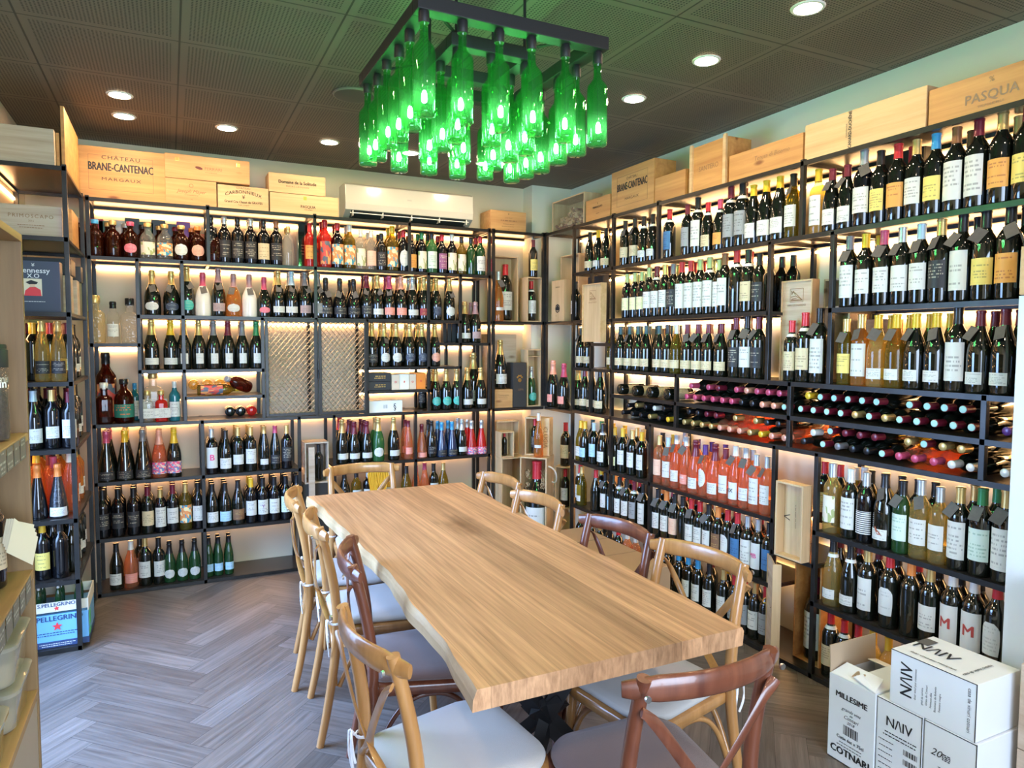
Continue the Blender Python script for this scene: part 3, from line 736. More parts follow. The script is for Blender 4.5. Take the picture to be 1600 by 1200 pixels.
def plaque(t, w_, h, d):      # shallow recessed border around the front
    mb = MB(); a, b = w_*.36, h*.34; c = h*.5
    for x0, x1, z0, z1 in ((-a, a, c+b-.002, c+b), (-a, a, c-b, c-b+.002), (-a, -a+.002, c-b, c+b), (a-.002, a, c-b, c+b)): mb.box(x0, x1, -.0008, .001, z0, z1)
    part('border_groove', mb, M_INKL, t)
def clasps(t, w_, h, d):
    for x in (-w_*.36, w_*.36):
        part('clasp', MB().box(x-.012, x+.012, -.005, .001, h-.045, h-.022), M_BRASS, t, bevel=.002)
    mb = MB(); mb.add([(-.055+.022*math.cos(a), -.001, h*.5+.009*math.sin(a)-.004*math.cos(a)) for a in [i*math.pi/8 for i in range(16)]], [tuple(range(16))])
    part('emblem', mb, mat('maroon_stamp', (.16, .04, .03), .7), t)
def greenmark(t, w_, h, d):
    part('green_sticker', MB().box(-.01, .012, -.0015, 0, h-.035, h-.012), mat('olive_sticker', (.35, .42, .05), .6), t)
G1 = 'stencilled wooden wine crates on top of the racks'
Yc = 4.945; Zt = 2.458
crate('wooden_crate', 'large warm pine crate with black lettering, top left of the back rack', 'crate', -.238, Yc, Zt, .482, .305, .17, M_PINE3, 0,
      [('CHÂTEAU', .030, 0, .243, dict(sx=1.35, space=1.2)), ('BRANE-CANTENAC', .066, 0, .185, dict(sx=.60, bold=.0022)), ('MARGAUX', .026, 0, .115, dict(sx=1.5, space=1.2))], M_BLACKINK, G1, plaque)
crate('wooden_crate', 'long orange pine crate with two brass clasps, lying on two smaller crates', 'crate', .252, Yc, Zt+.162, .50, .152, .17, M_PINE, 0,
      [('FERRARI', .026, .03, .075, dict(sx=1.1)), ('#', .10, .02, -.0012, .05, 1, .01, .003, 4)], M_INKL, G1, clasps)
crate('wooden_crate', 'small square pine crate with faded crest and script, under the clasped crate', 'crate', .150, Yc, Zt, .296, .160, .17, M_PINE, 0,
      [('O', .036, 0, .120), ('Joseph Mayer', .030, 0, .085, dict(shear=.4, bold=.0004)), ('#', .08, 0, -.0012, .06, 1, .01, .003, 2), ('M', .014, 0, .035)], M_INKL, G1)
crate('wooden_crate', 'small pine crate with arched brown lettering and tree emblem on the back rack', 'crate', .461, Yc, Zt, .314, .150, .17, M_PINE2, 0,
      [('CHÂTEAU', .016, 0, .135, dict(sx=1.2)), ('CARBONNIEUX', .030, 0, .112, dict(arc=1.9, space=1.08, bold=.0005)), ('¥', .034, 0, .078), ('Grand Cru Classé de GRAVES', .021, 0, .046, dict(sx=.9, bold=.0004)),
       ('Pessac-Léognan', .011, 0, .028)], M_INK, G1)
crate('wooden_crate', 'narrow pine crate with black gothic lettering, stacked on another crate', 'crate', .806, Yc, Zt+.133, .372, .128, .17, M_PINE2, 0,
      [('Domaine de la Solitude', .031, 0, .072, dict(bold=.0012, sx=.85)), ('PESSAC-LÉOGNAN', .013, 0, .045, dict(space=1.2, sx=1.2))], M_INK, G1)
crate('wooden_crate', 'pine crate with small green sticker and dark capitals beside the air conditioner', 'crate', .853, Yc, Zt, .455, .131, .17, M_PINE2, 0,
      [('PASQUA', .026, .02, .05, dict(bold=.0006)), ('#', .06, .02, -.0012, .03, 1, .01, .003, 8)], M_INK, G1, greenmark)
crate('wooden_crate', 'stencilled pine crate alone right of the air conditioner near the corner', 'crate', 2.42, 5.0, Zt, .31, .165, .20, M_PINE, R_(0),
      [('✦', .02, 0, .14), ('+', .02, 0, .14), ('CHÂTEAU', .014, 0, .11), ('#', .14, 0, -.0012, .085, 1, .014, .008, 2), ('#', .12, 0, -.0012, .06, 2, .018, .004, 3), ('+', .02, 0, .02)], M_INKL, G1)
# right wall top row: local x runs toward the camera
RZ = R_(-90)
def rc(name, label, y0, y1, h, m, texts, ink=M_INKL, extra=None, x=XF_R+.02, d=.17):
    return crate(name, label, 'crate', x, (y0+y1)/2, Zt, y0-y1-.004, h, d, m, RZ, texts, ink, G1, extra)
def corks_box():
    y0, y1 = 4.87, 4.40; w_ = y0-y1; h = .235
    t = open_crate('wooden crate with glass front full of wine corks at the corner', XF_R+.03, (y0+y1)/2, Zt, w_, h, .16, M_PINEV, RZ, group=None)
    part('glass_pane', MB().box(-w_/2+.01, w_/2-.01, .004, .007, .01, h-.01), clear_glass('clear_pane', (.9, .95, .93), .03), t)
    mb = MB(); r = random.Random(9)
    for i in range(420):
        cx, cy = r.uniform(-w_/2+.03, w_/2-.03), r.uniform(.03, .135)
        top = .13-.10*((cx+w_/2)/w_-.62)**2*2.2+.02*math.sin(cx*30)
        cz = r.uniform(.022, max(.03, top)); v = Vector((r.uniform(-1, 1), r.uniform(-1, 1), r.uniform(-.6, .6))).normalized()*.02
        if cx < -w_/2+.08 and cz > .06: continue
        mb.cur = i % 3
        mb.sweep([Vector((cx, cy, cz))-v, Vector((cx, cy, cz))+v], .0105, n=7, smooth=1)
    o = link('wine_corks', mb.mesh('wine_corks', [mat('cork_light', (.52, .36, .22), .8), mat('cork_mid', (.38, .23, .13), .8), mat('cork_stained', (.25, .12, .09), .8)], smooth=40), None, (XF_R+.03, (y0+y1)/2, Zt), (0, 0, RZ))
    tag(o, 'heap of loose wine corks behind the glass of the corner crate', 'corks', None, 'stuff')
corks_box()
rc('wooden_crate', 'small square pine crate with dark crest beside the crate of corks', 4.36, 4.045, .155, M_PINE3, [('R', .02, 0, .115), ('PRIMOSCAPO', .020, 0, .09, dict(bold=.0004)), ('#', .05, 0, -.0012, .045, 1, .01, .003, 3)], M_INK)
rc('wooden_crate', 'tall square pine crate with condensed black lettering on the right rack', 4.035, 3.565, .285, M_PINE3,
   [('CHÂTEAU', .024, 0, .215, dict(sx=1.1)), ('BRANE-CANTENAC', .068, 0, .165, dict(sx=.55, bold=.0022)), ('MARGAUX', .024, 0, .085, dict(sx=1.3))], M_BLACKINK, plaque)
rc('wooden_crate', 'plain orange pine crate right of the condensed-lettered crate', 3.56, 3.27, .155, M_PINE3, [])
def battens(t, w_, h, d):
    for s in (-1, 1): part('batten', MB().box(s*w_/2-.022 if s > 0 else -w_/2, w_/2 if s > 0 else -w_/2+.022, -.014, 0, 0, h+.012), M_PINE2, t, bevel=.001)
rc('wooden_crate', 'tall pine crate lid framed by two upright battens on the right rack', 3.225, 2.93, .255, M_PINE3, [('SANTERO', .040, 0, .12, dict(sx=.9))], M_INKL, battens)
rc('wooden_crate', 'long low orange pine crate with faint script and a dark knot', 2.92, 2.425, .142, M_PINE3, [('Tenuta di Biserno', .032, .05, .085, dict(shear=.2))], M_INKL)
rc('wooden_crate', 'long pale crate with fine grain and black lettering turned upright', 2.42, 1.822, .168, M_PINE2, [('CANARD-DUCHÊNE', .022, -.05, .085, dict(rotz=R_(90), bold=.0006, sx=.8)), ('CHAMPAGNE', .010, -.068, .085, dict(rotz=R_(90)))], M_BLACKINK)
rc('wooden_crate', 'pine crate with large faded capitals at the right end of the rack', 1.817, 1.30, .142, M_PINE3, [('PASQUA', .05, -.02, .055, dict(bold=.0012)), ('%', .03, -.02, .11), ('VALPOLICELLA', .014, -.02, .022)], mat('grey_stamp', (.30, .20, .12), .8))
# left rack crates and boxes
crate('wooden_crate', 'whitish pine crate on top of the left rack', 'crate', -.622, 4.15, Zt, .27, .178, .30, M_PINEG, 0, group=None)
t = thing('wooden_board', 'upright orange crate lid leaning at the left end of the top crates', 'board', (-.455, 4.2, Zt), 0)
part('board_panel', MB().box(-.008, .008, 0, .62, 0, .31), M_PINE3, t, bevel=.002)
t = thing('wooden_board', 'short orange crate board between the whitish crate and the tall lid', 'board', (-.478, 4.2, Zt), 0)
part('board_panel', MB().box(-.007, .007, 0, .5, 0, .175), M_PINE3, t, bevel=.002)
crate('wooden_crate', 'pale pinkish crate with dotted dark capitals on the left rack', 'crate', -.615, 4.16, 2.11, .30, .15, .25, M_PINEG, 0,
      [('PRIMOSCAPO', .026, .02, .095, dict(space=1.25)), ('2016', .012, .02, .072), ('#', .12, .02, -.0012, .05, 2, .012, .003, 6)], M_INKL, None)
crate('wooden_crate', 'orange stamped crate behind the left rack post, second shelf', 'crate', -.60, 4.52, 2.11, .28, .20, .30, M_PINE3, 0, [('#', .12, 0, -.0012, .12, 3, .02, .004, 6)])
def cognac(t, w_, h, d):
    mb = MB(); mb.box(-.045, .035, -.003, -.001, .08, .165); part('portrait_panel', mb, mat('cream_print', (.75, .66, .5), .6), t)
    mb = MB(); mb.prism([(0, 0), (1, 0), (1, 1)], 0, 1); 
    mb = MB(); P = lambda pts: mb.add([(x-.005, -.0035, z+.08) for x, z in pts], [tuple(range(len(pts)))])
    P([(-.035, 0), (.037, 0), (.034, .030), (.012, .045), (-.012, .042), (-.03, .025)]); part('portrait_coat', mb, M_RED, t)
    mb = MB(); P([(-.028, .066), (-.005, .078), (.024, .068), (.018, .058), (-.012, .056)]); part('portrait_hat', mb, M_BLACKINK, t)
    mb = MB(); P([(-.010, .042), (.010, .042), (.012, .058), (-.010, .058)]); part('portrait_face', mb, mat('skin_print', (.75, .5, .35), .6), t)
crate('gift_box', 'dark blue cognac gift box with a portrait in a red coat, left rack', 'box', -.600, 4.20, 1.738, .225, .255, .10, mat('navy_box', (.035, .05, .085), .4), 0,
      [('Hennessy', .036, .0, .205, dict(bold=.0008)), ('X.O', .030, .0, .178, dict(bold=.0008)), ('¥', .024, 0, .232), ('#', .10, 0, -.0012, .05, 1, .01, .003, 6)], mat('silver_print', (.7, .72, .75), .4), None, cognac)
for i, (x, y, z, w_, h, d, m, l) in enumerate([(-.52, 4.35, 1.738, .12, .20, .12, M_PINEG, 'beige carton beside the blue gift box'), (-.50, 4.55, 1.738, .10, .19, .12, M_PINEG, 'beige carton at the back of the left rack'),
        (-.60, 4.40, 1.945, .28, .085, .20, mat('black_box', (.02, .022, .026), .5), 'flat black box lying on the beige cartons'), (-.48, 4.72, 1.84, .07, .09, .10, mat('black_box', (.02, .022, .026), .5), 'small black box on a carton at the left rack')]):
    crate('gift_box' if i > 1 else 'carton', l+', left shelving', 'box', x, y, z if i != 3 else 1.93, w_, h, d, m, 0)

# gift boxes behind the brandies on the top shelf
gb = [(150, (.45, .03, .05), 'red'), (166, (.03, .13, .07), 'dark green'), (186, (.55, .52, .45), 'silver'), (207, (.015, .02, .02), 'black'), (229, (.02, .12, .06), 'bottle green'), (248, (.02, .02, .025), 'matt black'),
      (266, (.03, .045, .06), 'slate'), (287, (.22, .03, .25), 'purple'), (309, (.55, .13, .03), 'orange')]
for i, (px, c, nme) in enumerate(gb):
    crate('gift_box', f'{nme} upright gift box behind the round brandies on the top back shelf', 'box', along_x(px, 5.12, 2.25), 5.125, 2.108, .082, .25-.03*(i == 1)-.05*(i == 8)+.02*(i % 2), .08, mat('gift_'+nme.replace(' ', '_'), c, .35), 0,
          [('#', .05, 0, -.0012, .15, 3, .02, .004, i)], M_BRASS, 'upright gift boxes behind the brandies')
t = crate('gift_box', 'tall black gift box with green reflections near the top shelf post', 'box', .858, 5.03, 2.108, .078, .30, .08, mat('gift_black_gloss', (.01, .015, .012), .08, coat=1), 0, [('#', .05, 0, -.0012, .15, 4, .02, .004, 3)], M_INKL)
# boxes on the small shelf right of the mesh doors
zz = 1.243
BB = mat('black_box', (.02, .022, .026), .5)
crate('gift_box', 'lower flat black box with gold script right of the mesh doors', 'box', 1.365, 4.95, zz, .165, .062, .2, BB, 0, [('#', .09, 0, -.0012, .036, 2, .014, .006, 1)], M_BRASS, 'pair of black script boxes')
crate('gift_box', 'upper flat black box with gold script right of the mesh doors', 'box', 1.365, 4.95, zz+.063, .165, .062, .2, BB, 0, [('#', .09, 0, -.0012, .036, 2, .014, .006, 1)], M_BRASS, 'pair of black script boxes')
for x, w_, h, c, l, tx in ((1.482, .058, .112, (.70, .58, .44), 'beige box with a small red dot, left of the cream box', '●'), (1.548, .072, .115, (.80, .77, .66), 'cream box between two beige boxes', '|'), (1.612, .052, .112, (.70, .57, .43), 'beige box with a red dot beside the orange box', '●'),
                       (1.676, .072, .12, (.85, .25, .03), 'bright orange box right of the beige boxes', '|')):
    crate('gift_box', l, 'box', x, 4.95, zz, w_, h, .16, mat('carton_%d' % int(x*1000), c, .5), 0, [('O' if tx == '●' else 'II', .02, 0, h*.5, dict(bold=.001))], M_RED, 'small coloured boxes on the short shelf')
crate('gift_box', 'white flat box with black drawing standing below the coloured boxes', 'box', 1.405, 4.95, 1.08, .255, .085, .14, mat('white_box', (.80, .80, .77), .5), 0, [('||||', .030, .0, .045), ('§', .06, .07, .042)], M_BLACKINK)

# foreground cartons on the right
def carton_box(label, x, y, z, wy, dx, h, texts, ink=M_BLACKINK, lid=True, extra=None):
    t = thing('wine_carton', label, 'cardboard box', (x, y, z), RZ, 'white wine cartons on the floor')
    part('box_body', MB().box(-wy/2, wy/2, 0, dx, 0, h-(.0 if lid else .02)), M_WCARD, t, bevel=.003)
    mb = MB()
    for tx in texts:
        if tx[0] == '#': add_lines(mb, *tx[1:4], *tx[4:])
        elif tx[0] == '|': 
            r = random.Random(4); a = tx[1]
            while a < tx[2]:
                b = a+r.choice((.0015, .003, .0045)); mb.add([(a, -.001, tx[3]), (b, -.001, tx[3]), (b, -.001, tx[4]), (a, -.001, tx[4])], [(0, 1, 2, 3)]); a = b+r.choice((.0015, .003))
        else: add_text(mb, tx[0], tx[1], tx[2], -.001, tx[3], **(tx[4] if len(tx) > 4 else {}))
    part('lettering', mb, ink, t)
    if extra: extra(t, mb)
    return t
def bars(x0, x1, z0, z1): return ('|', x0, x1, z0, z1)
M_INS = mat('carton_inside_brown', (.42, .31, .20), .8)
# open box
x, y = 2.265, 1.715; wy, dx, h = .195, .26, .33
t = thing('wine_carton', 'open white carton with bold black capitals and raised flap, left of the stack', 'cardboard box', (x, y, 0), RZ, 'white wine cartons on the floor')
mb = MB(); th = .004
mb.box(-wy/2, wy/2, 0, th, 0, h).box(-wy/2, wy/2, dx-th, dx, 0, h).box(-wy/2, -wy/2+th, th, dx-th, 0, h).box(wy/2-th, wy/2, th, dx-th, 0, h).box(-wy/2, wy/2, 0, dx, 0, .004)
part('box_body', mb, M_WCARD, t)
mb = MB(); mb.add([(-wy/2, .0, h), (-wy/2, dx, h), (-wy/2-.005, dx, h+.105), (-wy/2-.005, .0, h+.105), (-wy/2+.004, .0, h), (-wy/2+.004, dx, h), (-wy/2-.001, dx, h+.105), (-wy/2-.001, 0, h+.105)], [(0, 1, 2, 3), (4, 7, 6, 5), (0, 3, 7, 4), (1, 5, 6, 2), (2, 6, 7, 3)])
part('flap', mb, M_INS, t)
mb = MB(); mb.add([(wy/2, 0, h), (wy/2, dx, h), (.005, dx, h+.022), (.005, 0, h+.022), (wy/2, 0, h+.004), (wy/2, dx, h+.004), (.005, dx, h+.026), (.005, 0, h+.026)], [(0, 1, 2, 3), (4, 7, 6, 5), (3, 2, 6, 7), (0, 3, 7, 4), (1, 5, 6, 2)])
part('flap', mb, M_WCARD, t)
mb = MB(); mb.add([(-wy/2+.006, 0, h), (wy/2-.006, 0, h), (wy/2-.02, .07, h+.03), (-wy/2+.02, .07, h+.03), (-wy/2+.006, 0, h+.003), (wy/2-.006, 0, h+.003), (wy/2-.02, .07, h+.033), (-wy/2+.02, .07, h+.033)], [(0, 1, 2, 3), (4, 7, 6, 5), (3, 2, 6, 7), (0, 3, 7, 4), (1, 5, 6, 2)])
fl = part('flap', mb, M_WCARD, t)
mb = MB(); mb.add([(-wy/2+.006, dx, h), (wy/2-.006, dx, h), (wy/2-.02, dx-.07, h+.02), (-wy/2+.02, dx-.07, h+.02), (-wy/2+.006, dx, h+.003), (wy/2-.006, dx, h+.003), (wy/2-.02, dx-.07, h+.023), (-wy/2+.02, dx-.07, h+.023)], [(0, 1, 2, 3), (4, 7, 6, 5), (3, 2, 6, 7), (0, 3, 7, 4), (1, 5, 6, 2)])
part('flap', mb, M_WCARD, t)
mb = MB(); add_text(mb, 'MILLESIME', .030, 0, -.001, .262, bold=.0016); add_text(mb, 'grands vins', .018, 0, -.001, .215, shear=.4); add_text(mb, 'de', .014, 0, -.001, .20, shear=.4); add_text(mb, 'Cotnari', .020, 0, -.001, .186, shear=.4)
add_text(mb, '2018', .016, 0, -.001, .168, shear=.3)
r = random.Random(4); a = -.03
while a < .03:
    b = a+r.choice((.0015, .003, .0045)); mb.add([(a, -.001, .118), (b, -.001, .118), (b, -.001, .155), (a, -.001, .155)], [(0, 1, 2, 3)]); a = b+r.choice((.0015, .003))
add_text(mb, 'Cutie 6st x 75cl', .018, 0, -.001, .100, bold=.0006); add_lines(mb, .12, 0, -.001, .08, 2, .012, .003, 3)
add_text(mb, 'COTNARI', .038, 0, -.001, .045, bold=.0022)
part('lettering', mb, M_BLACKINK, t)
mb = MB(); vs, fs = text_geo('M', .05, 1, .004)
mb.add([(vx, .035+vz*.9, h+.0185+vz*.39) for vx, _, vz in vs], fs); part('lettering', mb, mat('tan_print', (.45, .33, .22), .7), fl)
# bottles peeking out are set with the other bottles
carton_box('white carton with slanted black logo, under the lying one, nearer the open carton', 2.268, 1.527, 0, .168, .25, .33,
   [('N/\\IV', .05, 0, .255, dict(sx=.9, bold=.0008)), ('#', .14, 0, -.001, .215, 2, .012, .004, 1), ('#', .06, -.045, -.001, .18, 7, .022, .003, 2), bars(.02, .07, .165, .185), bars(.02, .07, .13, .15), bars(.02, .07, .095, .115), bars(.02, .07, .06, .08), bars(.02, .07, .025, .045)],
   extra=lambda t, m_: part('edge_print', MB().box(-.084, .084, -.0012, 0, .326, .3285).box(.0815, .084, -.0012, 0, .10, .33), M_BLACKINK, t))
carton_box('white carton with a small round stamp, bottom right of the stack', 2.268, 1.350, 0, .172, .27, .33,
   [('20', .036, -.045, .235, dict(shear=.4)), ('#', .03, -.01, -.001, .24, 4, .006, .004, 5), ('#', .08, .0, -.001, .19, 3, .013, .003, 5), bars(-.01, .05, .10, .16)],
   extra=lambda t, m_: part('edge_print', MB().box(-.086, .086, -.0012, 0, .326, .3285).box(.0835, .086, -.0012, 0, .0, .33), M_BLACKINK, t))
def topprint(t, m_):
    mb = MB()
    vs, fs = text_geo('N/\\IV', .075, .9, .001)
    mb.add([(vx-.06, .11+vz*1, .1925-vy) for vx, vy, vz in vs], fs)
    for s_, sz, ox, oy in (('doar vinul pur romanesc', .016, -.02, .035), ('casa de vinuri cotnari', .018, .09, .10)):
        vs, fs = text_geo(s_, sz, 1, .0003); mb.add([((vz if 'casa' in s_ else vx)+ox, (vx if 'casa' in s_ else vz)+oy, .1925-vy) for vx, vy, vz in vs], fs)
    part('top_lettering', mb, M_BLACKINK, t)
    mb = MB(); mb.box(-.142, -.10, .13, .19, .192, .193); part('sticker', mb, mat('grey_sticker', (.10, .10, .10), .4), t)
    part('edge_print', MB().box(-.147, .147, -.0012, 0, .188, .1905).box(.1445, .147, -.0012, 0, 0, .19), M_BLACKINK, t)
carton_box('white carton lying across two others, slanted black logo on its top and side', 2.270, 1.420, .332, .295, .235, .19,
   [('N/\\IV', .06, -.085, .10, dict(rotz=R_(90), sx=.9, bold=.001)), ('casa de vinuri cotnari', .017, .125, .095, dict(rotz=R_(-90))), ('doar vinul pur romanesc', .011, -.055, .10, dict(rotz=R_(90))),
    ('ghid de servire', .010, -.03, .07, dict(rotz=R_(90))), ('Grasa de Cotnari', .010, -.015, .08, dict(rotz=R_(90))), ('Feteasca alba', .010, 0, .07, dict(rotz=R_(90))), ('Busuioaca de Bohotin', .010, .015, .08, dict(rotz=R_(90))), ('Feteasca neagra', .010, .03, .075, dict(rotz=R_(90)))], extra=topprint)

# white upright panel and wood crates at the right edge
t = thing('white_cabinet', 'tall bluish-white cabinet side at the right edge of the picture', 'cabinet', (2.565, 1.365, 0), 0)
part('side_panel', MB().box(0, .45, -.45, 0, 0, 1.76), mat('white_laminate', (.68, .72, .74), .4), t, bevel=.002)
crate('wooden_crate', 'pine crate on top of the white cabinet at the right edge', 'crate', 2.545, 1.19, 1.762, .33, .16, .3, M_PINE2, RZ)
for i, (z, h, xo) in enumerate(((0, .29, 0), (.292, .28, 0), (.574, .26, .012))):
    t = crate('wooden_crate', ('lowest', 'middle', 'topmost')[i]+' of the pine crates stacked at the right edge', 'crate', 2.44+xo, 1.075, z, .33, h, .115-xo, M_PINEG, RZ, [('O', .05, -.12, h*.5, dict(bold=.003))] if i == 1 else [], M_RED, 'pine crates stacked at the right edge')
# brown cartons between table and right rack
for i, (y0, y1) in enumerate(((4.12, 3.82), (3.81, 3.50), (3.49, 3.17))):
    t = crate('carton', ('farthest', 'middle', 'nearest')[i]+' of three brown cardboard boxes between table and right rack', 'cardboard box', 2.33, (y0+y1)/2, 0, y0-y1, .30, .26, M_CARD, RZ, group='brown cardboard boxes by the right rack', bev=.003)
# ------------------------------------------------------------------ bottles
BPROF = {   # outline (radius, height); cap from height; cap radius profile; label zone; straight radius
 'b': dict(p=[(.031, 0), (.0355, .003), (.0372, .009), (.0372, .188), (.0355, .202), (.029, .216), (.020, .230), (.0158, .242), (.0148, .262), (.0145, .292), (.0158, .293), (.0158, .300)], cap=.243, R=.0372, top=.300, lab=(.055, .165)),
 'g': dict(p=[(.034, 0), (.039, .003), (.0408, .010), (.0408, .140), (.0385, .165), (.032, .192), (.0235, .217), (.0172, .240), (.0152, .262), (.0145, .288), (.016, .289), (.016, .297)], cap=.243, R=.0408, top=.297, lab=(.035, .115)),
 'c': dict(p=[(.036, 0), (.0415, .003), (.0438, .012), (.0438, .132), (.0415, .160), (.034, .192), (.0255, .220), (.0195, .245), (.0168, .268), (.0165, .285), (.0185, .288), (.0185, .297), (.016, .300)], cap=.222, R=.0438, top=.318, lab=(.035, .105)),
 'p': dict(p=[(.040, 0), (.0465, .003), (.0485, .012), (.0485, .085), (.0475, .115), (.043, .142), (.034, .168), (.0235, .190), (.0175, .208), (.0162, .235), (.0165, .25), (.0185, .254), (.0185, .262)], cap=.196, R=.0485, top=.286, lab=(.03, .085)),
 'f': dict(p=[(.043, 0), (.049, .004), (.050, .02), (.0485, .06), (.043, .11), (.035, .155), (.0265, .20), (.0195, .238), (.0168, .262), (.0165, .285), (.0185, .288), (.0185, .298)], cap=.240, R=.0496, top=.316, lab=(.012, .07)),
 'l': dict(p=[(.034, 0), (.0385, .003), (.0402, .009), (.0402, .185), (.0385, .200), (.031, .214), (.021, .227), (.0165, .240), (.0152, .275), (.0165, .277), (.0165, .296)], cap=.252, R=.0402, top=.300, lab=(.035, .160)),
 'k': dict(p=[(.038, 0), (.0435, .004), (.046, .015), (.047, .07), (.046, .115), (.042, .140), (.033, .158), (.022, .168), (.0175, .176), (.0165, .195), (.019, .197), (.019, .208)], cap=.200, R=.0472, top=.226, lab=(.03, .105), wide=1),
 's': dict(p=[(.036, 0), (.0405, .004), (.0415, .01), (.0415, .135), (.040, .148), (.030, .158), (.018, .165), (.0165, .192), (.019, .194), (.019, .205)], cap=.198, R=.046, top=.236, lab=(.03, .11), wide=1, sq=5),
 't': dict(p=[(.020, 0), (.0235, .002), (.0245, .006), (.0245, .11), (.022, .125), (.013, .14), (.0115, .165), (.0125, .166), (.0125, .175)], cap=.15, R=.0245, top=.178, lab=(.03, .09)),
 'r': dict(p=[(.031, 0), (.037, .004), (.0385, .02), (.037, .055), (.0345, .095), (.036, .13), (.0365, .155), (.031, .190), (.022, .225), (.0165, .262), (.0150, .30), (.0145, .335), (.016, .336), (.016, .343)], cap=.285, R=.0352, top=.343, lab=(.075, .115)),
 'w': dict(p=[(.028, 0), (.0345, .003), (.0365, .010), (.0365, .150), (.033, .185), (.026, .222), (.0192, .258), (.0156, .29), (.0146, .315), (.0158, .317), (.0158, .325)], cap=.272, R=.0365, top=.325, lab=(.045, .12)),
}
GLASS = {'d': ('dark', mat('dark_wine_glass', (.006, .0075, .005), .05, coat=.6, spec=.6)),
 'k': ('black', mat('black_glass', (.004, .004, .005), .06, coat=.6)),
 'w': ('pale yellow', clear_glass('white_wine_glass', (.96, .80, .34), .18)),
 'x': ('clear', clear_glass('crystal_glass', (.93, .93, .90), .12)),
 'X': ('golden crystal', clear_glass('golden_crystal_glass', (.95, .84, .58), .25, facets=True)), 'Y': ('clear crystal', clear_glass('cut_crystal_glass', (.90, .88, .82), .22, facets=True)),
 'a': ('amber', clear_glass('amber_glass', (.92, .52, .16), .25)),
 'y': ('golden green', clear_glass('golden_green_glass', (.55, .44, .08), .18)),
 'o': ('pink rosé', clear_glass('rose_wine_glass', (.98, .56, .33), .20)),
 'r': ('bright red', clear_glass('red_drink_glass', (.88, .06, .04), .5)),
 'e': ('green', clear_glass('clear_green_glass', (.16, .48, .18), .35)),
 'n': ('deep green', mat('deep_green_glass', (.012, .05, .015), .06, coat=.6)),
 't': ('teal', mat('teal_glass', (.015, .14, .17), .08, coat=.5)),
 'v': ('navy', mat('navy_glass', (.012, .03, .09), .08, coat=.5)),
 'W': ('white', mat('white_sleeve', (.78, .74, .68), .3, coat=.3)),
 'c': ('dark red-brown', clear_glass('brandy_glass', (.26, .05, .02), .12)),
 'T': ('textured black', mat('scaly_black_glass', (.012, .014, .018), .18, coat=.5, bump=1.0, bscale=90))}
CAPS = {'k': ('black', (.012, .012, .014)), 'r': ('red', (.55, .025, .035)), 'b': ('burgundy', (.16, .012, .03)), 'y': ('yellow', (.82, .50, .03)), 'g': ('gold', (.66, .47, .18)), 's': ('silver', (.52, .54, .56)),
 'w': ('white', (.75, .73, .68)), 'p': ('pink', (.55, .075, .16)), 'n': ('green', (.03, .22, .08)), 'l': ('pale green', (.42, .48, .20)), 'u': ('blue', (.05, .32, .62)), 'o': ('orange', (.80, .26, .06)),
 't': ('dark teal', (.02, .07, .075)), 'v': ('purple', (.10, .03, .20)), 'q': ('salmon', (.80, .36, .25)), 'G': ('grey', (.20, .19, .20)), 'm': ('mauve', (.38, .22, .24)), 'B': ('brown', (.24, .10, .04)), 'L': ('light blue', (.45, .60, .70))}
CAPM = {k: mat('capsule_'+v[0].replace(' ', '_'), v[1], .33, .15 if k not in 'gs' else .6, coat=.2) for k, v in CAPS.items()}
